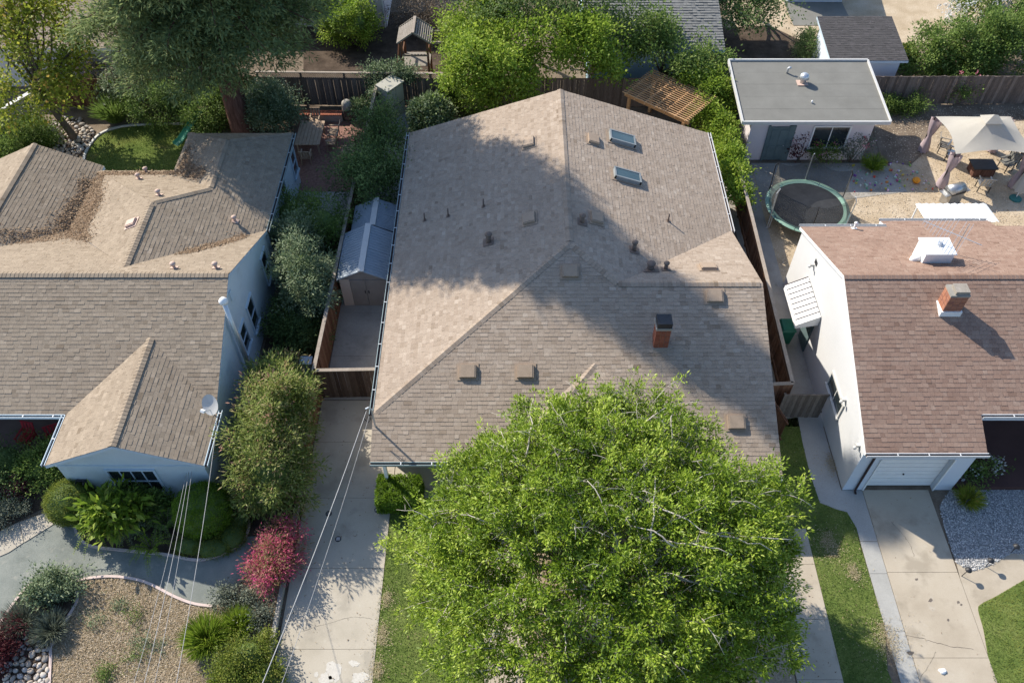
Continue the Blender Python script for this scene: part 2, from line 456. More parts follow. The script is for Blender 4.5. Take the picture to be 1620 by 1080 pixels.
M['pebble'] = mat('river stone', [(0.22, 0.20, 0.18), (0.36, 0.31, 0.26), (0.46, 0.37, 0.28), (0.52, 0.47, 0.41), (0.30, 0.29, 0.29)], src='rand', rough=0.8, fine=0.12, fscale=20, spec=0.25)
M['edging'] = mat('pale pink edging', [(0.52, 0.41, 0.36), (0.62, 0.51, 0.46)], scale=3, rough=0.9, fine=0.1)
M['dried_paint'] = mat('dried white wash', [(0.47, 0.44, 0.385), (0.55, 0.52, 0.46)], scale=6, rough=0.9, fine=0.12)
M['oil'] = mat('oil stain', [(0.12, 0.10, 0.085), (0.17, 0.145, 0.12)], scale=6, rough=0.6, fine=0.15)
M['deck_brown'] = mat('dark brown porch paint', [(0.075, 0.038, 0.032), (0.10, 0.052, 0.045)], scale=1, rough=0.8)
M['porch'] = mat('worn porch slab', [(0.15, 0.105, 0.09), (0.22, 0.165, 0.145)], scale=1.5, rough=0.9)
M['grass_base'] = mat('lawn turf', [(0.085, 0.125, 0.03), (0.125, 0.165, 0.042), (0.17, 0.20, 0.06)], scale=1.1, rough=1, fine=0.3, fscale=14, bump=0.6, bscale=40, spec=0.05,
                      stain=[(0.55, (0.17, 0.14, 0.055), 0.60, 0.12, 0.6)])
M['grass'] = mat('grass blade', [(0.095, 0.16, 0.03), (0.145, 0.215, 0.045), (0.21, 0.265, 0.075), (0.32, 0.29, 0.13)], src='tint', rough=0.8, fine=0, trans=0.3, spec=0.2)
M['grass_yellow'] = mat('yellowish grass blade', [(0.10, 0.16, 0.03), (0.17, 0.22, 0.04), (0.27, 0.28, 0.06), (0.36, 0.33, 0.10)], src='tint', rough=0.8, fine=0, trans=0.3, spec=0.2)
def leaf(name, cols, trans=0.42, rough=0.55, spec=0.2):
    M[name] = mat(name.replace('_', ' ') + ' leaf', cols, src='tint', rough=rough, fine=0, trans=trans, spec=spec)
leaf('ash', [(0.07, 0.13, 0.010), (0.15, 0.235, 0.017), (0.265, 0.375, 0.03), (0.45, 0.53, 0.09)], trans=0.34, rough=0.45, spec=0.28)
leaf('lime', [(0.12, 0.20, 0.022), (0.21, 0.315, 0.034), (0.32, 0.42, 0.052), (0.45, 0.52, 0.11)])
leaf('mid', [(0.075, 0.13, 0.026), (0.13, 0.205, 0.042), (0.20, 0.285, 0.066), (0.30, 0.37, 0.115)])
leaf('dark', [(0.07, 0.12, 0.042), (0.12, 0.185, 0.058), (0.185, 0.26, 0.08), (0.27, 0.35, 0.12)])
leaf('redwood', [(0.10, 0.155, 0.07), (0.175, 0.24, 0.10), (0.27, 0.33, 0.125), (0.40, 0.42, 0.17)], trans=0.42, rough=0.8)
leaf('olive', [(0.103, 0.155, 0.069), (0.161, 0.218, 0.109), (0.241, 0.299, 0.167), (0.345, 0.391, 0.241)], trans=0.25)
leaf('autumn', [(0.12, 0.165, 0.022), (0.20, 0.255, 0.03), (0.30, 0.35, 0.045), (0.42, 0.43, 0.06), (0.52, 0.33, 0.09)])
leaf('oleander', [(0.105, 0.15, 0.034), (0.185, 0.245, 0.055), (0.285, 0.34, 0.09), (0.40, 0.38, 0.16), (0.50, 0.27, 0.20)])
leaf('variegated', [(0.074, 0.116, 0.042), (0.137, 0.2, 0.074), (0.273, 0.347, 0.179), (0.462, 0.514, 0.347)], trans=0.2)
leaf('fuchsia', [(0.20, 0.19, 0.07), (0.36, 0.22, 0.13), (0.52, 0.10, 0.17), (0.62, 0.08, 0.24), (0.55, 0.32, 0.22)])
leaf('maroon', [(0.05, 0.012, 0.016), (0.085, 0.018, 0.024), (0.14, 0.03, 0.036)])
leaf('topiary', [(0.09, 0.125, 0.02), (0.15, 0.20, 0.03), (0.24, 0.285, 0.045), (0.34, 0.32, 0.075)])
leaf('hedge', [(0.078, 0.143, 0.013), (0.13, 0.227, 0.018), (0.208, 0.325, 0.029), (0.286, 0.39, 0.052)])
leaf('silver', [(0.1, 0.12, 0.085), (0.17, 0.195, 0.14), (0.26, 0.28, 0.21)], trans=0.2)
leaf('fern', [(0.091, 0.156, 0.018), (0.169, 0.26, 0.026), (0.286, 0.39, 0.046), (0.416, 0.429, 0.091)])
leaf('dry', [(0.13, 0.095, 0.06), (0.19, 0.145, 0.1), (0.25, 0.2, 0.15)], trans=0.15)
leaf('petal', [(0.55, 0.1, 0.18), (0.62, 0.25, 0.32), (0.62, 0.55, 0.56)])
leaf('petal_white', [(0.62, 0.62, 0.6), (0.62, 0.62, 0.62)])
M['bark_red'] = mat('red fibrous bark', [(0.075, 0.038, 0.028), (0.13, 0.068, 0.05), (0.18, 0.10, 0.075)], scale=3, rough=1, fine=0.3, fscale=8, bump=0.8, bscale=6, stretch=(4, 4, 0.5), spec=0.05)
M['bark_pale'] = mat('pale grey bark', [(0.32, 0.285, 0.23), (0.44, 0.40, 0.335), (0.54, 0.50, 0.43)], scale=5, rough=0.95, fine=0.15, fscale=20, spec=0.1)
M['bark'] = mat('grey brown bark', [(0.10, 0.08, 0.06), (0.16, 0.13, 0.10)], scale=5, rough=0.95, fine=0.2, fscale=20, spec=0.1)
M['canvas'] = mat('cream canvas', [(0.47, 0.44, 0.375), (0.53, 0.495, 0.425)], scale=1.0, rough=0.9, fine=0.04, trans=0.25)
M['curtain'] = mat('mauve curtain cloth', [(0.42, 0.33, 0.34), (0.50, 0.40, 0.41)], scale=2, rough=0.9, fine=0.06, trans=0.15)
M['resin'] = mat('beige resin', [(0.44, 0.42, 0.34), (0.49, 0.47, 0.39)], scale=1.5, rough=0.6, fine=0.04)
M['resin_grey'] = mat('taupe resin panel', [(0.24, 0.21, 0.19), (0.29, 0.26, 0.235)], scale=1.5, rough=0.6, fine=0.05)
M['resin_cream'] = mat('pinkish cream resin panel', [(0.50, 0.41, 0.345), (0.56, 0.465, 0.40)], scale=1.5, rough=0.6, fine=0.05)
M['shed_roof'] = mat('grey plastic shed roof', [(0.27, 0.32, 0.36), (0.33, 0.38, 0.42)], scale=2, rough=0.5, fine=0.08)
M['door_green'] = mat('grey green door paint', [(0.10, 0.145, 0.15), (0.13, 0.18, 0.185)], scale=3, rough=0.5, fine=0.04)
M['slide'] = mat('green plastic', [(0.07, 0.30, 0.18), (0.10, 0.36, 0.23)], scale=3, rough=0.4, fine=0.05)
M['bin_green'] = mat('green bin plastic', [(0.02, 0.15, 0.09), (0.03, 0.20, 0.12)], scale=3, rough=0.4, fine=0.05)
M['red_paint'] = mat('red chair paint', [(0.42, 0.03, 0.04), (0.50, 0.05, 0.06)], scale=3, rough=0.45, fine=0.04)
M['orange_toy'] = mat('orange plastic', [(0.72, 0.25, 0.02), (0.80, 0.33, 0.03)], scale=3, rough=0.45, fine=0.04)
M['cable'] = mat('grey cable', [(0.30, 0.30, 0.30), (0.38, 0.38, 0.38)], scale=3, rough=0.6, fine=0)
M['teal'] = mat('teal cloth', [(0.03, 0.13, 0.12), (0.05, 0.18, 0.16)], scale=3, rough=0.8)
M['toy'] = mat('mixed toy plastic', [(0.05, 0.09, 0.40), (0.55, 0.06, 0.05), (0.65, 0.50, 0.06), (0.06, 0.35, 0.12), (0.70, 0.68, 0.66), (0.45, 0.10, 0.40)], src='tint', rough=0.4, fine=0)

# ---------------------------------------------------------------- foliage
def crown_points(blobs, n, shell=0.55, lump=0.25, zmin=-0.75, seed=0.0, clump=0, cs=0.2):
    if clump > 1:
        C, D = crown_points(blobs, max(8, n // clump), shell, lump, zmin, seed)
        r_ = np.repeat(cs * rng.uniform(.6, 1.4, len(C)), clump)[:, None]
        return np.repeat(C, clump, 0) + rng.normal(0, 1, (len(C) * clump, 3)) * r_ * np.array([1, 1, .75]), np.repeat(D, clump, 0)
    w = np.array([(b[3] * b[4] + b[4] * b[5] + b[3] * b[5]) for b in blobs]); w /= w.sum()
    pick = rng.choice(len(blobs), n * 2, p=w)
    d = unit(rng.normal(0, 1, (n * 2, 3)))
    ok = d[:, 2] > zmin
    d, pick = d[ok][:n], pick[ok][:n]
    B = np.array([b[:6] for b in blobs])[pick]
    lum = np.array([noise.noise((q[0] * 2.3 + seed + k * 3.1, q[1] * 2.3, q[2] * 2.3)) + .7 * noise.noise((q[0] * 5.5 + seed, q[1] * 5.5 + k, q[2] * 5.5)) for q, k in zip(d, pick)])
    r = rng.uniform(shell ** 3, 1, len(d)) ** (1 / 3) * (1 + lump * lum)
    return B[:, :3] + d * B[:, 3:] * r[:, None], d
def foliage(name, m, parent, C, D, per, spread, L, W, up=0.5, out=0.5, bend=0.06, tvar=0.16, cvar=0.2, flat=1.0, kind=None, tb=None):
    n = len(C)
    c = np.repeat(C, per, 0); dd = np.repeat(D, per, 0); N_ = n * per
    off = rng.normal(0, spread, (N_, 3)); off[:, 2] *= flat
    d = unit(unit(off) * 0.9 + dd * out + rng.normal(0, 0.5, (N_, 3)))
    nr = unit(rng.normal(0, 0.5, (N_, 3)) + np.array([-.3, .22, 0.9]) * up * 1.5 + dd * 0.3)
    V, F = rhombs(c + off, d, nr, L * rng.uniform(0.65, 1.15, N_), W * rng.uniform(0.7, 1.15, N_), bend)
    t = np.clip(0.45 + np.repeat(rng.normal(0, cvar, n), per) + rng.normal(0, tvar, N_), 0, 1)
    if tb is not None: t = np.clip(t + np.repeat(np.asarray(tb), per), 0, 1)
    o = np.array(ORG.get(parent.name, Vector()))
    ob = link(name, np_mesh(name, V - o, F, m, t), parent)
    if kind: ob['kind'] = kind
    return ob
def limb(mb, p, q, r0, r1, sag=0.0, n=5, k=5, wob=0.12):
    p, q = Vector(p), Vector(q); L = (q - p).length
    pts = []
    for i in range(n):
        t = i / (n - 1)
        w = 0 if i in (0, n - 1) else wob * L * 0.3
        pts.append(p.lerp(q, t) + Vector((random.uniform(-w, w), random.uniform(-w, w), random.uniform(-w, w) * 0.5 + sag * math.sin(math.pi * t))))
    mb.tube(pts, [r0 + (r1 - r0) * i / (n - 1) for i in range(n)], k)
    return pts
def shrub(name, label, blobs, n, per, L, W, m, spread=0.12, cat='shrub', group=None, shell=0.55, lump=0.34, up=0.5, out=0.5,
          tvar=0.16, cvar=0.2, stems=5, bark='bark', zmin=-0.75, bend=0.06, core=None, clump=None, cs=0.17):
    if clump is None: clump = 0 if shell > .7 else 6
    b0 = blobs[0]
    base = (b0[0], b0[1], 0.0)
    t = thing(name, label, cat, base, group)
    C, D = crown_points(blobs, n, shell, lump, zmin, seed=b0[0], clump=clump, cs=cs)
    C[:, 2] = np.maximum(C[:, 2], 0.04)
    foliage('foliage', M[m], t, C, D, per, spread, L, W, up, out, bend, tvar, cvar)
    if stems:
        mb = MB()
        for i in range(stems):
            q = C[random.randrange(len(C))]
            b = min(blobs, key=lambda k: (k[0] - q[0]) ** 2 + (k[1] - q[1]) ** 2)
            p = Vector((b[0] + random.uniform(-.1, .1), b[1] + random.uniform(-.1, .1), 0.0))
            limb(mb, p, q, 0.03, 0.008, 0.05)
        mb.build('stem', M[bark], t)['kind'] = 'stuff'
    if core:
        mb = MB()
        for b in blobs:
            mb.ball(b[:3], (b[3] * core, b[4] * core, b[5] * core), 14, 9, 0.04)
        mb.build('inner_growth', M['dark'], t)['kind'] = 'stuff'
    return t
def tree(name, label, base, fork, blobs, n, per, L, W, m, bark='bark', r=0.18, spread=0.16, limbs=14, group=None, shell=0.45, lump=0.45,
         lean=(0, 0), up=0.5, out=0.4, cvar=0.2, tvar=0.16, zmin=-0.7):
    t = thing(name, label, 'tree', base, group)
    C, D = crown_points(blobs, n, shell, lump, zmin, seed=base[0], clump=11, cs=.33)
    C[:, 2] = np.maximum(C[:, 2], 0.3)
    foliage('crown', M[m], t, C, D, per, spread, L, W, up, out, cvar=cvar, tvar=tvar)
    b = Vector(base); f = b + Vector((lean[0], lean[1], fork))
    tr = MB()
    tr.tube([b + Vector((0, 0, -0.1)), b.lerp(f, 0.15), b.lerp(f, 0.6) + Vector((random.uniform(-.08, .08), random.uniform(-.08, .08), 0)), f],
            [r * 1.35, r, r * 0.85, r * 0.75], 9)
    tr.build('trunk', M[bark], t, True)
    lb = MB()
    for i in range(limbs):
        q = Vector(C[random.randrange(len(C))])
        pts = limb(lb, f - Vector((0, 0, random.uniform(0, .3))), q, r * 0.5, 0.02, 0.2)
        for k in range(3):
            a = pts[random.choice((2, 3))]
            dc = np.linalg.norm(C - np.array(a), axis=1)
            j = np.argsort(dc)[random.randrange(3, min(40, len(C)))]
            limb(lb, a, C[j], r * 0.18, 0.012, 0.05)
    lb.build('limb', M[bark], t, True)
    return t

# ---------------------------------------------------------------- roofs
def clip_convex(poly, hp):
    """clip 2-D poly by half planes (nx, ny, d): keep nx*x+ny*y <= d"""
    for nx, ny, d in hp:
        out = []
        for i in range(len(poly)):
            a, b = poly[i - 1], poly[i]
            da, db = nx * a[0] + ny * a[1] - d, nx * b[0] + ny * b[1] - d
            if (da <= 0) != (db <= 0):
                k = da / (da - db)
                out.append((a[0] + (b[0] - a[0]) * k, a[1] + (b[1] - a[1]) * k))
            if db <= 0: out.append(b)
        poly = out
        if len(poly) < 3: return []
    return poly
def roof_plane(pts, parent, m, name='shingles', exposure=0.155, lift=0.0085, wmin=0.15, wmax=0.30):
    """courses of separate overlapping tabs on a convex roof plane"""
    P = [Vector(p) for p in pts]
    n = Vector((0, 0, 0))
    for i in range(len(P)):
        a, b = P[i], P[(i + 1) % len(P)]
        n += a.cross(b)
    n.normalize()
    if n.z < 0: n = -n
    s = Vector((0, 0, 1)) - n * n.z
    s.normalize()
    e = s.cross(n).normalized()
    org = P[0] - s * (P[0].z / s.z)          # courses counted from z = 0 on this plane
    org = org - e * org.dot(e)
    uv = [((p - org).dot(e), (p - org).dot(s)) for p in P]
    area = sum(uv[i - 1][0] * uv[i][1] - uv[i][0] * uv[i - 1][1] for i in range(len(uv)))
    if area < 0: uv = uv[::-1]
    hp = []
    for i in range(len(uv)):
        a, b = uv[i - 1], uv[i]
        nx, ny = b[1] - a[1], -(b[0] - a[0]); l = math.hypot(nx, ny)
        if l < 1e-6: continue
        nx /= l; ny /= l
        hp.append((nx, ny, nx * a[0] + ny * a[1]))
    u0, u1 = min(p[0] for p in uv), max(p[0] for p in uv)
    v0, v1 = min(p[1] for p in uv), max(p[1] for p in uv)
    mb = MB(); k = math.floor(v0 / exposure)
    W = lambda u, v, h: org + e * u + s * v + n * h
    while k * exposure < v1:
        va, vb = k * exposure, (k + 1) * exposure
        u = u0 - random.uniform(0, wmax); row = random.uniform(-0.05, 0.05)
        wob = random.uniform(-0.004, 0.004)
        while u < u1:
            w = random.uniform(wmin, wmax)
            lf = lift * random.choice((0.3, 0.7, 1.0, 1.3, 1.5))
            t = min(max(random.gauss(0.5, 0.135) + row, 0), 1)
            vl = va + wob - random.choice((0, 0, 0.006))
            q = clip_convex([(u, vl), (u + w - 0.004, vl), (u + w - 0.004, vb), (u, vb)], hp)
            if q:
                hh = [max(0.0, lf * (1 - (p[1] - va) / exposure)) + 0.002 for p in q]
                mb.poly([W(p[0], p[1], h) for p, h in zip(q, hh)], t)
                bot = sorted([(p[0], h) for p, h in zip(q, hh) if abs(p[1] - vl) < 1e-5])
                if len(bot) >= 2:
                    (a, ha), (b, hb) = bot[0], bot[-1]
                    mb.poly([W(a, vl, -0.004), W(b, vl, -0.004), W(b, vl, hb), W(a, vl, ha)], t)
            u += w
        k += 1
    o = mb.build(name, m, parent)
    o['kind'] = 'stuff'
    return o
def ridge_caps(p, q, parent, m, w=0.15, step=0.16, drop=0.06, lift=0.03):
    """folded cap shingles along a ridge or a hip"""
    p, q = Vector(p), Vector(q)
    d = (q - p); L = d.length; d.normalize()
    sx = d.cross(Vector((0, 0, 1))).normalized()
    up = sx.cross(d)
    mb = MB(); n = int(L / step)
    for i in range(n):
        a = p + d * (i * step); b = p + d * ((i + 1) * step)
        t = min(max(random.gauss(0.42, 0.14), 0), 1)
        hi, lo = lift + 0.015, lift + 0.003
        A = [a - sx * w + up * (hi - drop), a + up * hi, a + sx * w + up * (hi - drop)]
        B = [b - sx * w + up * (lo - drop), b + up * lo, b + sx * w + up * (lo - drop)]
        mb.add(A + B, [(0, 1, 4, 3), (1, 2, 5, 4)], t)
        mb.add([A[0], A[1], A[2], A[2] - up * .022, A[1] - up * .022, A[0] - up * .022], [(0, 1, 4, 5), (1, 2, 3, 4)], t)
    o = mb.build('ridge_cap', m, parent)
    o['kind'] = 'stuff'
    return o
def deck(parent, m, polys, thick=0.17, name='fascia'):
    mb = MB()
    for pl in polys:
        P = [Vector(p) - Vector((0, 0, 0.022)) for p in pl]
        n = sum(((P[i].x - P[i - 1].x) * (P[i].y + P[i - 1].y) for i in range(len(P))))
        if n > 0: P = P[::-1]
        mb.slab(P, thick)
    return mb.build(name, m, parent)
def gutter(p, q, parent, m, w=0.12, h=0.11):
    p, q = Vector(p), Vector(q)
    d = (q - p).normalized(); sx = d.cross(Vector((0, 0, 1))).normalized()
    mb = MB()
    for o_ in (-w / 2, w / 2):
        mb.beam(p + sx * o_, q + sx * o_, 0.022, h)
    g = mb.build('gutter', m, parent)
    MB().beam(p - Vector((0, 0, h / 2 - 0.03)), q - Vector((0, 0, h / 2 - 0.03)), w - 0.026, 0.02).build('trough', M['gutter_dark'], g)
    hb = MB(); L = (q - p).length
    for i in range(1, int(L / 1.1) + 1):
        c = p + d * (i * 1.1)
        if (c - p).length < L: hb.beam(c - sx * w / 2 + Vector((0, 0, h / 2)), c + sx * w / 2 + Vector((0, 0, h / 2)), 0.035, 0.012)
    if hb.f: hb.build('bracket', M['gutter_white'], g)['kind'] = 'stuff'
    return g
def window(parent, plane, a0, a1, z0, z1, at, sgn, trim, glass=None, mull=0, trimw=0.09, depth=0.06, hb=False):
    """window on a wall plane: plane 'x' (wall at x = at) or 'y'; sgn = outward side"""
    def bx(mb, a, b, c, d, o0, o1):
        lo, hi = sorted((at + sgn * o0, at + sgn * o1))
        if plane == 'x': mb.box(lo, hi, a, b, c, d)
        else: mb.box(a, b, lo, hi, c, d)
    f = MB()
    bx(f, a0 - trimw, a0, z0, z1, 0, depth); bx(f, a1, a1 + trimw, z0, z1, 0, depth)
    bx(f, a0 - trimw, a1 + trimw, z1, z1 + trimw, 0, depth); bx(f, a0 - trimw - 0.03, a1 + trimw + 0.03, z0 - trimw, z0, 0, depth + 0.05)
    w = f.build('window', trim, parent)
    n = mull + 1
    for i in range(n):
        g = MB(); b0 = a0 + (a1 - a0) * i / n; b1 = a0 + (a1 - a0) * (i + 1) / n
        bx(g, b0 + 0.02, b1 - 0.02, z0, z1, 0.004, 0.015)
        g.build('pane', glass or M['glass'], w)
        if i:
            s_ = MB(); bx(s_, b0 - 0.02, b0 + 0.02, z0, z1, 0.002, 0.035); s_.build('mullion', trim, w)
    if hb:
        s_ = MB(); zm = (z0 + z1) / 2; bx(s_, a0, a1, zm - 0.02, zm + 0.02, 0.016, 0.045); s_.build('sash_rail', trim, w)
    return w
BOARD = {}
def fence(label, p0, p1, h=1.8, m='fence_dark', bw=0.145, cap=True, lattice=0.0, side=-1, name='wooden_fence', cat='fence', group=None, z0=0.0, posts=2.4, jit=0.015, capm='fence_cap'):
    p0, p1 = Vector((*p0[:2], z0)), Vector((*p1[:2], z0))
    d = p1 - p0; L = d.length
    t = thing(name, label, cat, p0, group, math.atan2(d.y, d.x))
    ORG[t.name] = Vector()
    key = (m, bw, h)
    if key not in BOARD:
        BOARD[key] = MB().box(0, bw - 0.007, -0.011, 0.011, 0.03, h - lattice).mesh('board', M[m])
    for i in range(int(L / bw)):
        o = link('board', BOARD[key], t)
        o.location = (i * bw, random.uniform(-.006, .006) + 0.035 * side, random.uniform(-jit, jit))
        o.rotation_euler = (0, random.uniform(-.006, .006), 0)
    for i in range(int(L / posts) + 1):
        MB().box(min(i * posts, L - .09), min(i * posts, L - .09) + 0.09, -0.015, 0.075, 0, h - 0.01).build('post', M[m], t)
    for z in (0.3, h - lattice - 0.12):
        MB().box(0, L, -0.02, 0.03, z, z + 0.085).build('rail', M[m], t)
    if lattice:
        mb = MB(); n = int(L / 0.11)
        for i in range(n):
            for sg in (1, -1):
                a = (i * 0.11, 0.01 * sg, h - lattice); b = (i * 0.11 + sg * lattice, 0.01 * sg, h - 0.02)
                if 0 <= b[0] <= L: mb.beam(a, b, 0.01, 0.034, up=(0, 1, 0))
        o = mb.build('lattice', M[m], t); o['kind'] = 'stuff'
        MB().box(0, L, -0.025, 0.04, h - lattice - 0.04, h - lattice + 0.02).build('rail', M[m], t)
    if cap:
        MB().box(-0.03, L + 0.03, -0.075, 0.075, h, h + 0.035).build('cap_rail', M[capm], t)
    return t
def edging(label, pts, w=0.09, h=0.07, name='garden_edging', m='edging'):
    pts = [Vector((*p, 0)) for p in pts]
    mb = MB(); n = len(pts); V = []; F = []
    for i, p in enumerate(pts):
        d = (pts[min(i + 1, n - 1)] - pts[max(i - 1, 0)]).normalized()
        s_ = Vector((-d.y, d.x, 0)) * w / 2
        V += [p - s_, p + s_, p + s_ + Vector((0, 0, h)), p - s_ + Vector((0, 0, h))]
    for i in range(n - 1):
        a, b = i * 4, i * 4 + 4
        F += [(a + 1, b + 1, b + 2, a + 2), (a + 2, b + 2, b + 3, a + 3), (a + 3, b + 3, b, a)]
    F += [(0, 1, 2, 3), ((n - 1) * 4 + 3, (n - 1) * 4 + 2, (n - 1) * 4 + 1, (n - 1) * 4)]
    mb.add(V, F)
    return tag(mb.build(name, M[m]), label, 'edging')
def brick_stack(parent, m, x0, x1, y0, y1, z0, z1, bl=0.21, bh=0.075, bd=0.1):
    """brickwork of single bricks round a mortar core"""
    MB().box(x0 + .012, x1 - .012, y0 + .012, y1 - .012, z0, z1 - 0.005).build('mortar_core', M['mortar'], parent)
    org = ORG.get(parent.name, Vector())
    meshes = {}
    rows = int((z1 - z0) / bh)
    for r_ in range(rows):
        z = z0 + r_ * bh
        for fx in range(4):
            L = (x1 - x0) if fx % 2 == 0 else (y1 - y0) - 0.02
            n = max(1, round(L / bl)); l = L / n
            key = (fx % 2, round(l, 3))
            if key not in meshes:
                d_ = (l - .012, 0.06) if fx % 2 == 0 else (0.06, l - .012)
                meshes[key] = MB().obox((0, 0, 0), (*d_, bh - .012)).mesh('brick', M[m])
            for i in range(n):
                a = (i + 0.5) * l
                c = ((x0 + a, y0 + .03), (x1 - .03, y0 + .01 + a), (x0 + a, y1 - .03), (x0 + .03, y0 + .01 + a))[fx]
                o = link('brick', meshes[key], parent)
                o.location = Vector((*c, z + bh / 2)) - org
# ================================================================ SETTING
tag(MB().poly([(-140, -60, -0.02), (140, -60, -0.02), (140, 200, -0.02), (-140, 200, -0.02)]).build('ground', M['dirt']), 'dry brown ground between the gardens', 'ground', None, 'structure')

# --- driveway of the middle house: separate slabs with open joints
def slabs(name, label, xl, xr, ys, m, z=0.03, gap=0.012, bm='joint'):
    t = thing(name, label, 'driveway', (xl, ys[-1], 0)); t['kind'] = 'structure'
    MB().box(xl + .02, xr - .02, ys[-1] + .02, ys[0] - .02, -0.01, z - 0.018).build('joint_bed', M[bm], t)
    for a, b in zip(ys[:-1], ys[1:]):
        MB().box(xl, xr, b + gap, a, -0.01, z + random.uniform(-.002, .002)).build('slab', M[m], t)
    return t
drv = [G(540, y).y for y in (634, 700, 788, 899, 1027)] + [6.9, 5.0, 3.0]
slabs('driveway', 'pale concrete driveway beside the tan roofed house', -7.86, -4.59, drv, 'concrete')
slabs('side_yard', 'stained concrete side yard behind the wooden gate', -7.8, -4.8, [30.5, 27.6, 24.9, 22.4, 20.1], 'concrete_old', 0.025)
# dried white wash on the slab
def blot(px, py, rx, ry, n=26):
    out = []
    for k in range(n):
        a = 2 * math.pi * k / n; r_ = 1 + .55 * noise.noise((math.cos(a) * 1.7 + px, math.sin(a) * 1.7, 2.0)) + .35 * noise.noise((math.cos(a) * 5 + px, math.sin(a) * 5, 7.0))
        out.append((px + rx * r_ * math.cos(a), py + ry * r_ * math.sin(a)))
    return gs(out, .034)
dw = bpy.data.objects['driveway']
for px, py, rx, ry in ((528, 1062, 13, 15), (514, 1075, 12, 10), (560, 1049, 9, 5), (570, 1072, 13, 9), (500, 1066, 4, 5)):
    MB().poly([(*p, 0.0345) for p in blot(px, py, rx, ry)]).build('dried_paint', M['dried_paint'], dw)
# --- front lawn and the ground under the big tree
lawn = [(-4.57, 14.9), (-1.0, 14.9), (-1.0, 3.0), (-4.9, 3.0)]
sheet('lawn', lawn, 0.012, M['grass_base'], 'green front lawn beside the driveway', 'lawn')
blades('lawn_grass', lawn, 42000, 0.055, M['grass'], 0.012, 'short green grass of the front lawn')
lawn2 = [(0.5, 13.6), (9.2, 13.6), (9.2, 3.0), (0.5, 3.0)]
sheet('tree_bed', lawn2, 0.008, M['mulch'], 'mulched ground under the big tree', 'ground')
chips('tree_bed_mulch', lawn2, 5000, (0.03, 0.09), M['mulch_chip'], 0.01, label='bark chips lying under the big tree', cat='mulch')
sheet('front_path', [(-0.98, 14.9), (0.48, 14.9), (0.48, 3.0), (-0.98, 3.0)], 0.022, M['concrete_warm'], 'concrete path to the front door under the tree', 'path', thick=0.03)
slabs('walkway', 'concrete walkway right of the big tree', 9.25, 10.75, [14.3, 12.9, 10.9, 8.9, 6.9, 4.9, 3], 'concrete_warm', 0.03)
# --- strip of grass between the two houses on the right
strip = gs([(1232, 664), (1262, 660), (1270, 702), (1282, 752), (1297, 795), (1322, 805), (1340, 810), (1355, 835), (1359, 855), (1375, 910), (1390, 960), (1399, 985)])
strip_b = strip[:] + [(12.3, 9.2), (12.4, 8.4), (12.4, 3.0), (10.76, 3.0), (10.76, 14.3), (9.9, 14.3), (9.7, 15.5), (10.0, 19.0)]
sheet('grass_strip', strip_b, 0.010, M['grass_base'], 'patchy strip of grass between walkway and right driveway', 'lawn')
gp = [p for p in strip_b]
blades('strip_grass', gp, 20000, 0.06, M['grass'], 0.010, 'patchy grass growing between walkway and right driveway')
for i, (px, py, r_, lb) in enumerate(((1318, 735, .45, 'small brown patch of dead grass beside the side path'), (1312, 862, .55, 'brown bare patch in the shaded strip of grass'), (1405, 1015, .7, 'brown bare patch of earth low in the strip of grass'),
        (1350, 905, .35, 'straw coloured patch in the sunny strip of grass'), (612, 948, .3, 'upper straw patch at the driveway edge of the lawn'), (606, 1005, .4, 'middle straw patch at the driveway edge of the lawn'), (598, 1060, .35, 'lowest straw patch at the driveway edge of the lawn'))):
    c = G(px, py); pol = [(c.x + .5 * r_ * math.cos(k), c.y + r_ * math.sin(k)) for k in (0, 1, 2, 3, 4, 5)]
    chips('dead_grass', pol, int(4200 * r_ * r_) + 200, (0.02, 0.07), M['straw'], 0.045, jit=r_ * .45, label=lb, cat='dead grass', asp=(.1, .4))
# --- right driveway and paths
side = gs([(1262, 660), (1270, 702), (1282, 752), (1297, 795), (1322, 805), (1340, 810), (1355, 835)])
sheet('side_path', side + [(12.62, 13.8), (13.25, 13.8), (13.25, 15.9), (12.46, 15.9), (12.46, 19.4)], 0.016, M['concrete_grey'], 'narrow concrete side path along the white house', 'path')
slabs('edge_path', 'grey concrete strip along the right driveway', 12.62, 13.24, [13.78, 12.55, 10.5, 8.4, 6.4, 3], 'concrete_grey', 0.024)
slabs('garage_driveway', 'warm beige concrete driveway in front of the white garage', 13.26, 15.75, [15.9, 12.6, 9.6, 6.8, 3], 'concrete_warm', 0.032)
def crack(parent, pts, w=.008, z=.0355):
    P = [G(a, b, z) for a, b in smooth(pts, 7, False)]; mb = MB(); V = []; F = []
    for i, p in enumerate(P):
        d = (P[min(i + 1, len(P) - 1)] - P[max(i - 1, 0)]).normalized(); q = Vector((-d.y, d.x, 0)) * w * random.uniform(.3, 1); j = Vector((random.gauss(0, .012), random.gauss(0, .012), 0))
        V += [p + j - q, p + j + q]
    for i in range(len(P) - 1): F.append((2 * i, 2 * i + 1, 2 * i + 3, 2 * i + 2))
    mb.add(V, F).build('crack', M['joint'], bpy.data.objects[parent])
for px, py, rx, ry in ((1472, 949, 3, 3), (1516, 952, 2.4, 2), (1521, 956, 2, 1.6), (1450, 916, 3, 1.6), (1440, 1032, 5, 3), (1500, 980, 2, 2)):
    MB().poly([(*p, 0.0355) for p in blot(px, py, rx, ry)]).build('oil_stain', M['oil'], bpy.data.objects['garage_driveway'])
crack('garage_driveway', [(1432, 1004), (1455, 1008), (1480, 1015), (1505, 1022), (1540, 1026)])
crack('garage_driveway', [(1410, 825), (1428, 845), (1440, 862), (1446, 880)])
crack('garage_driveway', [(1450, 1080), (1470, 1050), (1480, 1030)], .005)
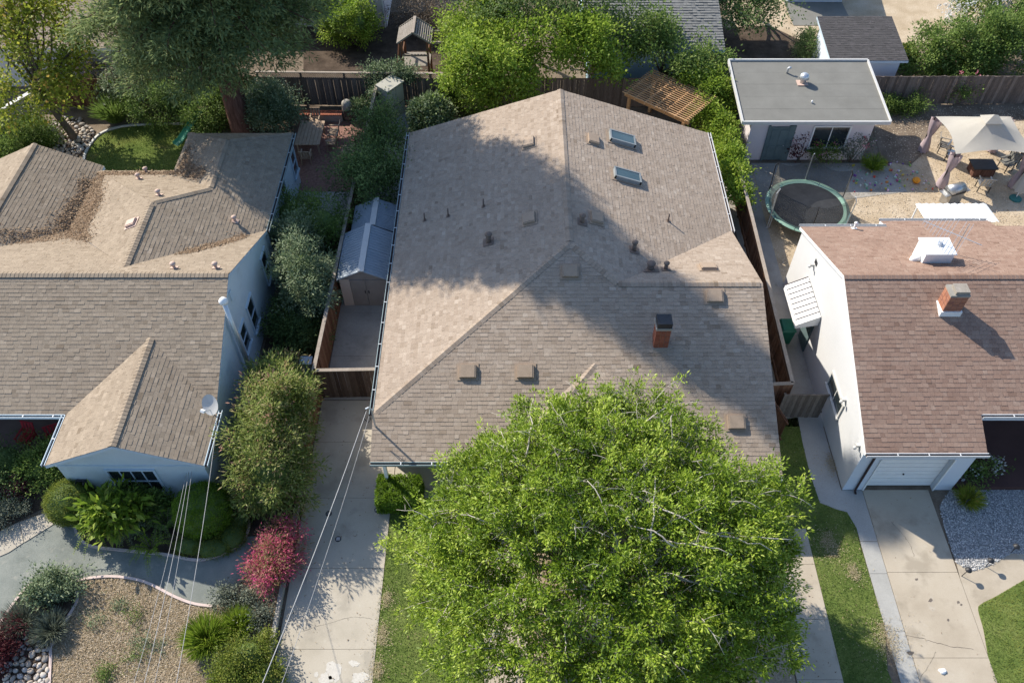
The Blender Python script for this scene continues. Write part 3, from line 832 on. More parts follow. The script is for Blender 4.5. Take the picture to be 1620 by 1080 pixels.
crack('driveway', [(470, 1000), (520, 985), (560, 975), (590, 978)], .004)
lawn3 = smooth(gs([(1660, 895), (1620, 917), (1577, 942), (1552, 955), (1547, 965), (1555, 995), (1562, 1035), (1572, 1080)]), 4, False) + [(15.9, 5), (22, 5), (22, 12)]
sheet('corner_path', gs([(1511, 884), (1700, 862), (1700, 900)]) + [(18, 9.0), (15.77, 8.0), (15.77, 12.4)], 0.014, M['concrete_warm'], 'beige path branching off the right driveway', 'path')
sheet('corner_lawn', lawn3, 0.024, M['grass_base'], 'sunny yellow green lawn in the right front corner', 'lawn')
blades('corner_lawn_grass', lawn3, 26000, 0.07, M['grass_yellow'], 0.024, 'yellow green grass of the corner lawn')
grav = gs([(1500, 780), (1512, 745), (1560, 724), (1700, 724), (1700, 880), (1600, 875), (1560, 897), (1535, 903), (1512, 890), (1495, 840), (1486, 800)])
sheet('gravel_bed', grav, 0.02, M['gravel_blue'], 'grey gravel bed beside the garage driveway', 'ground')
chips('gravel_bed_stones', grav, 26000, (0.025, 0.075), M['gravel_bit'], 0.02, label='loose mixed grey gravel beside the garage driveway', cat='gravel', asp=(0.5, 1.0), flat=0.5)
# --- left front garden
sheet('stone_path', smooth(gs([(-80, 985), (-60, 850), (0, 842), (60, 815), (130, 790), (270, 780), (400, 785), (410, 880), (385, 935), (345, 962), (290, 968), (200, 930), (120, 935), (60, 985), (0, 1000)]), 5), 0.004, M['fines'], 'curving grey crushed stone path in the left front garden', 'path')
t = thing('entry_walk', 'angled concrete entry walk at the left edge', 'path', G(30, 850)); t['kind'] = 'structure'
for a in ([(-60, 868), (-60, 835), (-2, 842), (30, 826), (38, 858), (14, 874), (0, 880)], [(31, 826), (80, 808), (98, 821), (39, 858)]):
    MB().prism(gs(a), 0.0, 0.03).build('slab', M['concrete'], t)
mulch_px = [(117, 920), (140, 915), (175, 912), (212, 916), (240, 925), (277, 944), (307, 955), (337, 959), (352, 952), (372, 930), (398, 905), (440, 912), (446, 950), (436, 1010), (425, 1085)]
mulch_poly = smooth(gs(mulch_px), 3, False) + gs([(420, 1110), (80, 1110), (82, 1060), (83, 1018), (108, 978), (120, 955), (121, 932)])
sheet('mulch_bed', mulch_poly, 0.010, M['mulch'], 'straw coloured mulch bed in the left front garden', 'ground')
chips('mulch_bed_chips', mulch_poly, 70000, (0.03, 0.13), M['mulch_chip'], 0.01, label='dry bark chips and straw covering the left front bed', cat='mulch', asp=(0.06, 0.22))
blades('mulch_bed_straw', mulch_poly, 26000, 0.09, M['straw'], 0.01, 'dry straw coloured grass lying in the left front bed', 'dry grass', lean=1.6, w=.014)
blades('mulch_bed_weeds', mulch_poly, 5000, 0.06, M['grass_yellow'], 0.01, 'thin dry weeds coming through the mulch')
isl = smooth(gs([(120, 830), (127, 850), (145, 863), (200, 870), (260, 876), (312, 885), (350, 876), (380, 858), (393, 835), (390, 805), (360, 770), (250, 760), (130, 775)]), 5)
sheet('planting_bed', isl, 0.014, M['soil'], 'dark soil bed in front of the grey gable', 'ground')
edging('pink kerb round the dark soil bed below the grey gable', smooth(gs([(119, 826), (120, 838), (127, 851), (145, 864), (200, 871), (260, 877), (312, 886), (350, 877), (381, 859), (394, 835), (391, 808)]), 6, False))
edging('long pale curb between mulch bed and crushed stone path', smooth(gs([(117, 920), (140, 915), (175, 912), (212, 916), (240, 925), (277, 944), (307, 955), (337, 959)]), 8, False))
bed2 = smooth(gs([(92, 911), (110, 916), (121, 930), (122, 950), (110, 972), (83, 1015), (60, 997), (0, 988), (22, 955), (45, 930), (70, 915)]), 4)
sheet('shrub_bed', bed2, 0.016, M['soil'], 'small soil bed with low shrubs near the left edge', 'ground')
edging('pale curb looping round the small shrub bed', smooth(gs([(92, 911), (110, 916), (121, 930), (123, 950), (111, 972), (84, 1016), (81, 1045), (79, 1085)]), 8, False))
edging('pale curb left of the small shrub bed', smooth(gs([(2, 985), (22, 955), (42, 930), (62, 915)]), 8, False))
edging('short pale curb between shrub bed and river stones', smooth(gs([(83, 1016), (72, 1002), (62, 990)]), 8, False))
rock_poly = gs([(-20, 990), (0, 990), (55, 993), (64, 1003), (78, 1018), (77, 1085), (20, 1100), (-20, 1095)])
rb = sheet('rock_bed', rock_poly, 0.012, M['soil'], 'bed of rounded river stones in the lower left corner', 'ground')
sheet('porch_floor', [(-27, 17.2), (-16.5, 17.2), (-16.5, 19.6), (-27, 19.6)], 0.12, M['porch'], 'worn porch floor of the left house', 'porch', thick=0.12)
sheet('entry_bed', gs([(-100, 700), (100, 700), (75, 800), (0, 838), (-100, 840)]), 0.008, M['soil'], 'dark soil bed before the left porch', 'ground')
# --- side beds and back gardens
sheet('shade_bed', [(-10.8, 30), (-8.0, 30), (-8.0, 14), (-10.8, 14)], 0.006, M['soil'], 'dark planted strip between left house and fence', 'ground')
lawnb = smooth(gs([(138, 262), (140, 240), (160, 215), (190, 203), (230, 199), (295, 198), (330, 205), (330, 290), (150, 290)]), 4)
sheet('back_lawn', lawnb, 0.012, M['grass_base'], 'dappled lawn behind the left house', 'lawn')
blades('back_lawn_grass', lawnb, 16000, 0.07, M['grass_yellow'], 0.012, 'dappled grass behind the left house')
edging('concrete curb round the back lawn', smooth(gs([(132, 262), (137, 240), (157, 214), (189, 202), (230, 198), (295, 197)]), 6, False), 0.12, 0.08, m='trim_grey')
rock2_poly = gs([(72, 196), (100, 186), (130, 190), (152, 208), (140, 232), (118, 252), (88, 236), (76, 216)])
rb2 = sheet('stone_bed', rock2_poly, 0.014, M['soil'], 'bed of pale stones round the yellow green tree', 'ground')
sheet('brick_patio', [(-11.9, 39.0), (-8.9, 39.2), (-7.9, 38.2), (-7.9, 33.2), (-11.0, 33.2), (-11.9, 34)], 0.015, M['paver'], 'red brick patio between fence and left house', 'patio')
sheet('back_path', [(-10.9, 33.2), (-7.9, 33.2), (-7.9, 30), (-10.9, 30)], 0.010, M['concrete_grey'], 'shaded grey paving beside the left house', 'path')
sheet('behind_house', [(-7.4, 40.6), (-4.4, 40.6), (-4.4, 30.5), (-7.4, 30.5)], 0.006, M['concrete_grey'], 'shaded paving behind the tan roofed house', 'path')
sheet('right_side_yard', [(10.9, 35.6), (12.5, 35.6), (12.5, 18.8), (10.9, 18.8)], 0.010, M['concrete_old'], 'stained concrete strip between right fence and white house', 'path')
tan = [(12.5, 35.4), (20, 35.4), (20, 40.6), (32, 40.6), (32, 26), (12.5, 26)]
sheet('gravel_yard', tan, 0.004, M['tan_gravel'], 'tan pebble yard behind the white house', 'ground')
chips('gravel_yard_pebbles', tan, 22000, (0.03, 0.08), M['tan_bit'], 0.006, label='loose tan pebbles behind the white house', cat='gravel', asp=(0.5, 1.0), flat=0.5)
sheet('bare_soil', gs([(1365, 170), (1640, 165), (1640, 190), (1480, 200), (1465, 240), (1440, 262), (1395, 255), (1380, 200)]), 0.012, M['dirt'], 'bare brown soil along the back fence', 'ground')
sheet('concrete_patio', [(12.6, 35.5), (19.6, 35.5), (20.2, 33.2), (16.9, 32.6), (12.6, 32.6)], 0.016, M['concrete_old'], 'concrete patio before the flat roofed cottage', 'patio')
sheet('far_gravel', gs([(1150, -40), (1700, -40), (1700, 60), (1440, 70), (1150, 62)]), 0.004, M['tan_gravel'], 'sunny tan ground of the garden beyond the back fence', 'ground')
sheet('far_soil', gs([(1140, 45), (1215, 40), (1262, 62), (1290, 75), (1290, 130), (1140, 130)]), 0.010, M['soil'], 'dark soil behind the flat roofed cottage', 'ground')
sheet('far_yard', gs([(480, 112), (720, 112), (720, 20), (480, 20)]), 0.004, M['soil'], 'dark red brown soil round the play tower', 'ground')
sheet('porch_deck', [(16.66, 15.9), (23, 15.9), (23, 19.2), (16.66, 19.2)], 0.25, M['deck_brown'], 'dark brown porch deck of the white house', 'porch', thick=0.2)

# --- stones, one by one
def stones(parent, poly, n, smin, smax, name='stone'):
    ms = []
    for i in range(5):
        ms.append(MB().ball((0, 0, 0), (1, random.uniform(.65, .85), random.uniform(.45, .6)), 8, 5, 0.07).mesh('stone', M['pebble'], (0, 0, 0), True))
    placed = []
    for p in sample_poly(poly, n * 6):
        s_ = random.uniform(smin, smax)
        if any((p[0] - q[0]) ** 2 + (p[1] - q[1]) ** 2 < (0.72 * (s_ + q[2])) ** 2 for q in placed): continue
        placed.append((p[0], p[1], s_))
        o = link(name, random.choice(ms), parent)
        o.location = (p[0], p[1], 0.012 + s_ * 0.3)
        o.scale = (s_, s_, s_)
        o.rotation_euler = (random.uniform(-.25, .25), random.uniform(-.25, .25), random.uniform(0, 6.28))
        if len(placed) >= n: break
stones(rb, rock_poly, 240, 0.07, 0.155)
stones(rb2, rock2_poly, 170, 0.08, 0.19)

for nm, lb, pol, n, z in (('fallen_leaves', 'dry leaves lying on the driveway beside the lawn', [(-7.8, 20), (-4.6, 20), (-4.6, 6), (-7.8, 6)], 260, .034),
                          ('fallen_leaves', 'dry leaves lying on the walkway right of the big tree', [(9.3, 14.2), (10.7, 14.2), (10.7, 6), (9.3, 6)], 160, .034),
                          ('fallen_leaves', 'dry leaves lying on the garage driveway', [(13.3, 15.8), (15.7, 15.8), (15.7, 6), (13.3, 6)], 45, .036),
                          ('fallen_leaves', 'dry leaves lying on the front lawn', lawn, 300, .05), ('fallen_leaves', 'dry leaves lying on the grass strip', strip_b, 220, .05)):
    chips(nm, pol, n, (.03, .075), M['leaf_litter'], z, label=lb, cat='leaves', asp=(.25, .6))
# ================================================================ MIDDLE HOUSE
H1 = thing('house', 'middle house under a wide tan shingle roof crossed by tree shadow', 'house', (2.2, 17.0, 0))
XL, XR, XM = -5.10, 9.55, 2.2
ZE, ZR, KF = 3.0, 5.45, 0.386
YB, YRF = 34.05, 23.67
front = lambda y: ZE + KF * (y - 17.32)
A_ = (2.2, 23.67, 5.45); CX = (4.0, 22.11, front(22.11)); CR = (9.55, 22.11, front(22.11))
planes = [
    [(XL, 17.32, ZE), (XL, YB, ZE), (XM, YB, ZR), A_],
    [(XR, YB, ZE), (XM, YB, ZR), A_, CX, (XR, 27.05, ZE)],
    [CX, CR, (XR, 27.05, ZE)],
    [(XL, 15.7, front(15.7)), (XL, 17.32, ZE), A_, CX, (4.0, 15.7, front(15.7))],
    [(4.0, 15.2, front(15.2)), (4.0, 22.11, front(22.11)), CR, (XR, 15.2, front(15.2))],
]
ap = (3.12, 19.2, front(19.2)); zf = lambda y: ap[2] - 0.268 * (ap[1] - y); zl = lambda dx: ap[2] - 0.33 * dx
yv = 14.6; dxv = (ap[2] - zf(yv)) / 0.33
small = [
    [ap, (ap[0] - dxv, yv, zf(yv)), (ap[0] + dxv, yv, zf(yv))],
    [ap, (ap[0] - dxv, 16.2, zl(dxv)), (ap[0] - dxv, yv, zl(dxv))],
    [ap, (ap[0] + dxv, yv, zl(dxv)), (ap[0] + dxv, 16.2, zl(dxv))],
]
small[1] = [ap, (ap[0] - 4.3, 15.45, zl(4.3)), (ap[0] - dxv, yv, zl(dxv))]
small[2] = [ap, (ap[0] + dxv, yv, zl(dxv)), (ap[0] + 4.3, 15.45, zl(4.3))]
for i, pl in enumerate(planes + small):
    roof_plane(pl, H1, M['shingle_tan'])
deck(H1, M['trim_grey'], planes)
deck(H1, M['trim_grey'], small[:1], 0.1)
ridge_caps((XM, YB, ZR), A_, H1, M['shingle_tan'])
ridge_caps((XL + .1, 17.42, ZE + .03), A_, H1, M['shingle_tan'])
ridge_caps(CX, A_, H1, M['shingle_tan'])
ridge_caps(CX, CR, H1, M['shingle_tan'])
ridge_caps((ap[0] - dxv, yv, zf(yv)), ap, H1, M['shingle_tan'])
wl = MB()
wl.box(-4.65, 9.1, 17.0, 33.5, 0, 2.84)
wl.add([(-4.65, 33.5, 2.8), (9.1, 33.5, 2.8), (2.2, 33.5, 5.2), (-4.65, 33.3, 2.8), (9.1, 33.3, 2.8), (2.2, 33.3, 5.2)], [(0, 1, 2), (5, 4, 3), (0, 3, 4, 1), (1, 4, 5, 2), (2, 5, 3, 0)])
wl.add([(9.1, 15.6, 2.0), (9.1, 22.1, 4.55), (9.1, 26.8, 2.8), (8.95, 15.6, 2.0), (8.95, 22.1, 4.55), (8.95, 26.8, 2.8)], [(0, 1, 2), (5, 4, 3), (0, 3, 4, 1), (1, 4, 5, 2), (2, 5, 3, 0)])
wl.build('wall', M['wall_beige'], H1)
MB().box(5.2, 9.08, 15.75, 17.02, 0, 2.2).build('wall', M['wall_beige'], H1)
for x in (-4.75, -1.2):
    MB().box(x, x + .12, 15.85, 15.97, 0, 2.25).build('porch_post', M['white'], H1)
MB().box(-4.9, 3.0, 15.82, 16.0, 2.1, 2.28).build('porch_beam', M['white'], H1)
MB().box(-4.55, 5.1, 15.6, 17.0, 0, 0.1).build('porch_floor', M['concrete'], H1)
window(H1, 'y', -3.6, -1.9, 0.9, 2.1, 17.0, -1, M['white'], mull=1)
window(H1, 'y', 6.2, 8.0, 0.9, 1.95, 15.75, -1, M['white'], mull=1)
gutter((XL - .07, 17.3, ZE - .02), (XL - .07, YB, ZE - .02), H1, M['gutter'])
gutter((XR + .07, 27.0, ZE - .02), (XR + .07, YB, ZE - .02), H1, M['gutter_white'])
gutter((XL, 15.62, front(15.7) - .03), (3.95, 15.62, front(15.7) - .03), H1, M['gutter'])
gutter((4.0, 15.12, front(15.2) - .03), (XR, 15.12, front(15.2) - .03), H1, M['gutter'])
# --- things on the roof that belong to it
def on_plane(px, py, pl):
    a, b, c = [Vector(p) for p in pl[:3]]
    n = (b - a).cross(c - a).normalized()
    if n.z < 0: n = -n
    o = Vector((0, 0, CAM_H)); d = G(px, py) - o
    t_ = (a - o).dot(n) / d.dot(n)
    return o + d * t_, n
def frame_of(n):
    s_ = (Vector((0, 0, 1)) - n * n.z).normalized()
    e_ = s_.cross(n).normalized()
    return Matrix((e_, s_, n)).transposed()
def box_vent(px, py, pl, parent, m='vent_tan', d=(0.62, 0.50, 0.10)):
    c, n = on_plane(px, py, pl); F_ = frame_of(n)
    v = MB().obox(c + n * (d[2] / 2 + .03), d, F_).build('roof_vent', M[m], parent)
    MB().obox(c + n * 0.028, (d[0] + .18, d[1] + .16, 0.012), F_).build('flashing', M[m], v)
    MB().obox(c + n * (d[2] + .04), (d[0] - .10, d[1] - .02, 0.02), F_).build('vent_hood', M[m], v)
def pipe(px, py, pl, parent, r=0.07, h=0.35, m='pipe_brown', capr=1.5, capm=None):
    c, n = on_plane(px, py, pl)
    p = MB().lathe(c, [(r, -0.1), (r, h)], 10).build('vent_pipe', M[m], parent, True)
    MB().obox(c + n * .028, (r * 4.5, r * 4.5, .012), frame_of(n)).build('flashing', M[m], p)
    if capr > 1: MB().lathe(c + Vector((0, 0, h)), [(r * capr * .8, -0.02), (r * capr, 0.0), (r * capr, 0.05), (r * .5, 0.1)], 12).build('rain_cap', M[capm or m], p, True)
for px, py, k in ((837, 227, 0), (938, 222, 1), (838, 347, 0), (943, 346, 1), (902, 430, 3), (740, 588, 3), (831, 588, 3), (1130, 469, 4), (1120, 424, 2), (1164, 668, 4)):
    box_vent(px, py, planes[k], H1)
pipe(773, 383, planes[0], H1, 0.10, 0.40)
pipe(921, 352, planes[1], H1, 0.09, 0.34)
pipe(1003, 396, planes[1], H1, 0.09, 0.42, capr=1.4)
pipe(1029, 426, planes[2], H1, 0.14, 0.30, capr=1.25)
pipe(1053, 426, planes[2], H1, 0.08, 0.32, capr=1.5)
for px, py, k in ((765, 327, 0), (709, 342, 0), (672, 349, 0), (1057, 350, 1)):
    pipe(px, py, planes[k], H1, 0.035, 0.42, capr=1)
def skylight(px, py, pl, parent, lx, ly):
    c, n = on_plane(px, py, pl); F_ = frame_of(n)
    k = MB()
    for sx_, sy_, dx, dy in ((-1, 0, .07, ly), (1, 0, .07, ly), (0, -1, lx, .07), (0, 1, lx, .07)):
        k.obox(c + F_ @ Vector((sx_ * (lx / 2 - .035), sy_ * (ly / 2 - .035), 0.10 + 0.001 * abs(sx_))), (dx, dy, 0.2), F_)
    s_ = k.build('skylight', M['sky_frame'], parent)
    MB().obox(c + F_ @ Vector((0, 0, .17)), (lx - .13, ly - .13, .02), F_).build('pane', M['glass_sky'], s_)
    MB().obox(c + F_ @ Vector((0, 0, .03)), (lx + .2, ly + .2, .014), F_).build('flashing', M['vent_tan'], s_)
skylight(983, 222, planes[1], H1, 0.72, 1.25)
skylight(991, 281, planes[1], H1, 0.66, 1.25)
c_, n_ = on_plane(1044, 541, planes[4])
ch = MB().box(c_.x - .29, c_.x + .29, c_.y - .26, c_.y + .26, c_.z - .25, c_.z - .05).build('chimney', M['mortar'], H1)
brick_stack(ch, 'brick_red', c_.x - .27, c_.x + .27, c_.y - .24, c_.y + .24, c_.z - .2, c_.z + .95)
MB().box(c_.x - .3, c_.x + .3, c_.y - .27, c_.y + .27, c_.z + .95, c_.z + 1.06).build('crown', M['mortar'], ch)
MB().box(c_.x - .27, c_.x + .27, c_.y - .25, c_.y + .25, c_.z + 1.06, c_.z + 1.30).build('flue_cap', M['black'], ch)
# service mast
c_, n_ = on_plane(588, 668, planes[3])
mp = Vector((-4.98, 16.9, front(16.9)))
mast = MB().tube([mp - Vector((0, 0, .1)), mp + Vector((0, 0, 1.05)), mp + Vector((-.1, 0, 1.18)), mp + Vector((-.2, 0, 1.1))], 0.035, 8).build('service_mast', M['galv'], H1)
MB().tube([mp + Vector((-.2, 0, 1.1)), mp + Vector((-.28, -.1, .85)), mp + Vector((-.34, -.05, .62)), mp + Vector((-.18, -.16, .5)), mp + Vector((-.05, -.2, .72)), mp + Vector((-.1, -.1, .92))], 0.014, 6).build('drip_loop', M['black'], mast)

# drains in the driveway
for px, py, lb in ((520, 812, 'small black drain cover left of the three in the driveway'), (535, 852, 'small black drain cover lowest of the three in the driveway'), (597, 806, 'black drain cover beside the box hedge')):
    p = G(px, py, .036)
    t = thing('drain_cover', lb, 'drain', (p.x, p.y, .03), 'drains in the driveway')
    MB().lathe((p.x, p.y, .03), [(.115, 0), (.115, .012), (.09, .018)], 16).build('rim', M['black'], t)
    for k in range(4): MB().box(p.x - .07, p.x + .07, p.y - .055 + k * .032, p.y - .04 + k * .032, .045, .052).build('bar', M['steel'], t)
# ================================================================ LEFT HOUSE
H2 = thing('house', 'left house of blue grey stucco with many brown shingle roof slopes', 'house', (-16, 17.0, 0))
zr2, ye, yr, yb2, ze2 = 5.1, 17.42, 22.35, 27.28, 2.8
kk = (zr2 - ze2) / (yr - ye)
mf = lambda y: zr2 - kk * abs(y - yr)
XE, XW = -10.88, -30.0
P2 = [
    [(XW, ye, ze2), (XE, ye, ze2), (XE, yr, zr2), (XW, yr, zr2)],
    [(XW, yb2, ze2), (XW, yr, zr2), (XE, yr, zr2), (XE, yb2, ze2)],
]
# front wing
wz = 4.05; wx = -13.58; we = (-16.38, -10.80)
yw = 15.28; ywe = yr - (zr2 - wz) / kk; yv2 = ye
kw = (wz - ze2) / (wx - we[0])
P2 += [[(we[0], yw, ze2), (wx, yw, wz), (wx, ywe, wz), (we[0], yv2, ze2)],
       [(we[1], yw, ze2), (we[1], yv2, ze2), (wx, ywe, wz), (wx, yw, wz)]]
# middle block at the back: ridge A, hip down to ridge B
ra = (-15.2, 4.75); rbx, rbz = -13.42, 3.95
kr = (ra[1] - ze2) / (XE - ra[0])
zrp = lambda x: ze2 + kr * (XE - x)
rbz = zrp(rbx)
ya0 = yr + (zr2 - ra[1]) / kk; ya1 = 26.9; yba = 31.4
kb = (ra[1] - ze2) / (yba - ya1)
ybB = ya1 + (ra[1] - rbz) / kb
P2 += [[(ra[0], ya0, ra[1]), (ra[0], ya1, ra[1]), (rbx, ybB, rbz), (XE, ybB, ze2), (XE, yb2, ze2)],
       [(ra[0], ya1, ra[1]), (-19.65, yba, ze2), (-16.05, yba, ze2), (rbx, ybB, rbz)],
       [(ra[0], ya0, ra[1]), (-19.65, ya0 + 4.3, ze2), (-19.65, yba, ze2), (ra[0], ya1, ra[1])],
       [(-16.05, yba, ze2), (-16.05, 34.3, ze2), (rbx, 32.2, rbz), (rbx, ybB, rbz)],
       [(-16.05, 34.3, ze2), (XE, 34.3, ze2), (rbx, 32.2, rbz)],
       [(rbx, ybB, rbz), (rbx, 32.2, rbz), (XE, 34.3, ze2), (XE, ybB, ze2)]]
# left back wing
lx_, lz_ = -22.2, 4.1
yl0 = yr + (zr2 - lz_) / kk
P2 += [[(lx_, 31.75, lz_), (-19.45, 31.75, ze2), (-19.45, yb2 - .3, ze2), (lx_, yl0, lz_)],
       [(lx_, 31.75, lz_), (lx_, yl0, lz_), (-25.2, yb2 - .3, ze2), (-25.2, 31.75, ze2)]]
for pl in P2:
    roof_plane(pl, H2, M['shingle_brown'])
deck(H2, M['trim_blue'], P2, 0.15)
for a, b in (((XE, yr, zr2), (XW, yr, zr2)), ((wx, yw, wz), (wx, ywe, wz)), ((ra[0], ya0, ra[1]), (ra[0], ya1, ra[1])),
             ((rbx, ybB, rbz), (ra[0], ya1, ra[1])), ((rbx, 32.2, rbz), (rbx, ybB, rbz)), ((lx_, 31.75, lz_), (lx_, yl0, lz_)),
             ((XE, 34.3, ze2), (rbx, 32.2, rbz)), ((-16.05, 34.3, ze2), (rbx, 32.2, rbz))):
    ridge_caps(a, b, H2, M['shingle_brown'])
def wall_prism(parent, m, yz, x0, x1, name='wall'):
    n = len(yz)
    V = [(x0, a, b) for a, b in yz] + [(x1, a, b) for a, b in yz]
    F = [tuple(range(n)), tuple(range(2 * n - 1, n - 1, -1))] + [(i, n + i, n + (i + 1) % n, (i + 1) % n) for i in range(n)]
    return MB().add(V, F).build(name, m, parent)
wall_prism(H2, M['wall_grey'], [(17.7, 0), (27.0, 0), (27.0, 2.76), (yr, 4.9), (17.7, 2.76)], -11.3, -10.93)
MB().box(-15.8, -11.0, 27.0, 34.0, 0, 2.74).build('wall', M['wall_grey'], H2)
MB().box(-25.0, -15.8, 24.0, 31.2, 0, 2.74).build('wall', M['wall_beige'], H2)
MB().box(-29.8, -16.0, 19.6, 24.0, 0, 3.6).build('wall', M['wall_beige'], H2)
n_w = MB()
V = [(-16.3, 15.6, 0), (-11.05, 15.6, 0), (-11.05, 15.6, 2.72), (wx, 15.6, 3.86), (-16.3, 15.6, 2.72)]
n_w.add(V + [(p[0], 19.6, p[2]) for p in V], [(4, 3, 2, 1, 0), (5, 6, 7, 8, 9), (0, 1, 6, 5), (1, 2, 7, 6), (2, 3, 8, 7), (3, 4, 9, 8), (4, 0, 5, 9)])
n_w.build('wall', M['wall_grey'], H2)
MB().box(-16.32, -11.03, 15.57, 15.6, 2.26, 2.32).build('belt_trim', M['trim_blue'], H2)
window(H2, 'y', -14.6, -12.95, 0.55, 1.98, 15.6, -1, M['trim_blue'], mull=3, hb=True)
for a0, a1, z0, z1 in ((22.85, 23.6, 1.1, 2.6), (21.47, 22.15, 1.4, 2.62), (25.75, 26.45, 1.05, 2.5)):
    window(H2, 'x', a0, a1, z0, z1, -10.93, 1, M['trim_blue'], hb=True)
window(H2, 'x', 27.5, 28.5, 1.2, 2.5, -11.0, 1, M['trim_blue'], hb=True)
window(H2, 'x', 33.2, 34.2 - .3, 0.9, 2.2, -11.0, 1, M['trim_blue'], hb=True)
window(H2, 'x', 30.6, 31.4, 1.0, 2.4, -11.0, 1, M['trim_blue'], hb=True)
MB().obox((-10.9, 21.95, 4.35), (.06, .22, .42)).build('gable_vent', M['trim_blue'], H2)
gutter((XE + .06, yb2 - .05, ze2 - .02), (XE + .06, 34.3, ze2 - .02), H2, M['gutter'])
gutter((we[0] - .06, yw, ze2 - .02), (we[0] - .06, yv2, ze2 - .02), H2, M['trim_blue'])
gutter((we[1] + .06, yw, ze2 - .02), (we[1] + .06, yv2 + .2, ze2 - .02), H2, M['trim_blue'])
gutter((XW, ye - .06, ze2 - .02), (we[0] - .02, ye - .06, ze2 - .02), H2, M['trim_blue'])
sc = MB().box(-15.95, -15.6, 15.5, 15.6, 1.28, 1.36).build('wall_ornament', M['black'], H2)  # small dark scroll ornament on the gable front, not a lamp
for x in (-15.92, -15.62): MB().tube([(x, 15.48, 1.30), (x, 15.40, 1.42), (x, 15.36, 1.34)], .03, 6).build('scroll_arm', M['black'], sc)
# flue pipe against the gable
fl = MB().tube([(-10.72, 20.85, 0.2), (-10.72, 20.85, 5.15)], 0.095, 12).build('flue_pipe', M['galv'], H2, True)
MB().lathe((-10.72, 20.85, 5.13), [(.10, 0), (.17, .02), (.17, .12), (.1, .22), (.02, .25)], 14).build('rain_cap', M['white'], fl, True)
for px, py, k in ((220, 283, 5), (252, 309, 5), (276, 424, 1), (342, 424, 1), (372, 350, 4), (232, 273, 5)):
    pipe(px, py, P2[k], H2, 0.06, 0.22, 'vent_pink', 1.9)
box_vent(209, 354, P2[6], H2, 'vent_pink', (0.4, 0.45, 0.09))
# fallen needles and leaves lying in the valleys
zmain = lambda x, y: mf_np(y)
def mf_np(y): return zr2 - kk * np.abs(y - yr)
def roof_h(x, y):
    z = mf_np(y)
    right = ze2 + kr * (XE - x); left = ze2 + kr * (x + 19.65); back = ze2 + kb * (yba - y)
    blk = np.where(y < yba, np.minimum(np.minimum(np.where(x > ra[0], right, left), np.maximum(back, -9)), ra[1]), -9)
    wingb = np.where((x > -16.05) & (y < 34.3), np.minimum(ze2 + kr * (x + 16.05), right), -9)
    lw = ze2 + (lz_ - ze2) / 2.75 * (-19.45 - x)
    lw = np.where((y < 31.75) & (x < -19.45), np.minimum(lw, lz_), -9)
    return np.maximum.reduce([z, blk, wingb, lw]) + 0.02
lit = [[(122, 285), (165, 272), (160, 300), (165, 318), (152, 350), (140, 370), (155, 395), (125, 385), (100, 375), (78, 372), (100, 330), (125, 300)],
       [(150, 268), (282, 266), (276, 276), (160, 277)], [(276, 268), (300, 222), (298, 245), (305, 268), (330, 283), (326, 297), (300, 286), (280, 276)],
       [(0, 380), (78, 368), (110, 378), (60, 384), (0, 388)], [(275, 403), (300, 395), (345, 384), (390, 371), (392, 376), (345, 390), (300, 401)]]
lit_plane = (5, 5, 7, 1, 1)
for i, pp in enumerate(lit):
    poly = [tuple(on_plane(a, b, P2[lit_plane[i]])[0][:2]) for a, b in pp] if i >= 3 else gs(pp, 3.1)
    chips('leaf_litter', poly, (7000, 2000, 2600, 1100, 1300)[i], (0.05, 0.15), M['leaf_litter'], parent=H2, zf=roof_h, asp=(0.12, 0.5), jit=(.13, .06, .13, .06, .05)[i])
# satellite dish
dc, dn = on_plane(338, 655, P2[3])
dish = thing('satellite_dish', 'grey satellite dish on the right eave of the left house', 'dish', dc)
dd = Vector((-.35, -.75, .55)).normalized()
q = dd.to_track_quat('Z', 'Y').to_matrix()
pc = dc + Vector((.05, .05, .55))
V = []; F = []
for i in range(5):
    r_ = 0.36 * i / 4
    for j in range(18):
        a = 2 * math.pi * j / 18
        V.append(pc + q @ Vector((r_ * math.cos(a), r_ * 1.12 * math.sin(a), 0.5 * r_ * r_)))
for i in range(4):
    for j in range(18):
        F.append((i * 18 + j, i * 18 + (j + 1) % 18, (i + 1) * 18 + (j + 1) % 18, (i + 1) * 18 + j))
MB().add(V, F).build('reflector', M['trim_grey'], dish, True)
MB().tube([dc, dc + Vector((0, .08, .4)), pc - dd * .02], 0.025, 7).build('mount', M['galv'], dish)
MB().tube([pc - Vector((0, 0, .3)), pc + dd * .48 - Vector((0, 0, .2))], 0.014, 6).build('arm', M['galv'], dish)
MB().obox(pc + dd * .5 - Vector((0, 0, .16)), (.16, .1, .1), q).build('receiver', M['white'], dish)
# red porch chairs
def chair(name, label, cat, loc, rz, m, w=.55, group=None, fr='black'):
    t = thing(name, label, cat, loc, group, rz); ORG[t.name] = Vector()
    MB().box(-w / 2, w / 2, -.25, .27, .40, .45).build('seat', M[m], t)
    for i in range(4):
        x = -w / 2 + .06 + i * (w - .12) / 3
        MB().beam((x, .26, .46), (x, .40, .95), (w - .16) / 4, .022, up=(0, 1, 0)).build('slat', M[m], t)
    MB().beam((-w / 2, .40, .96), (w / 2, .40, .96), .05, .03).build('top_rail', M[m], t)
    for sx_ in (-1, 1):
        for y_ in (-.22, .24):
            MB().box(sx_ * (w / 2 - .03) - .02, sx_ * (w / 2 - .03) + .02, y_ - .02, y_ + .02, 0, .63).build('leg', M[fr], t)
        MB().box(sx_ * (w / 2 - .03) - .035, sx_ * (w / 2 - .03) + .035, -.27, .3, .63, .66).build('armrest', M[m], t)
    return t
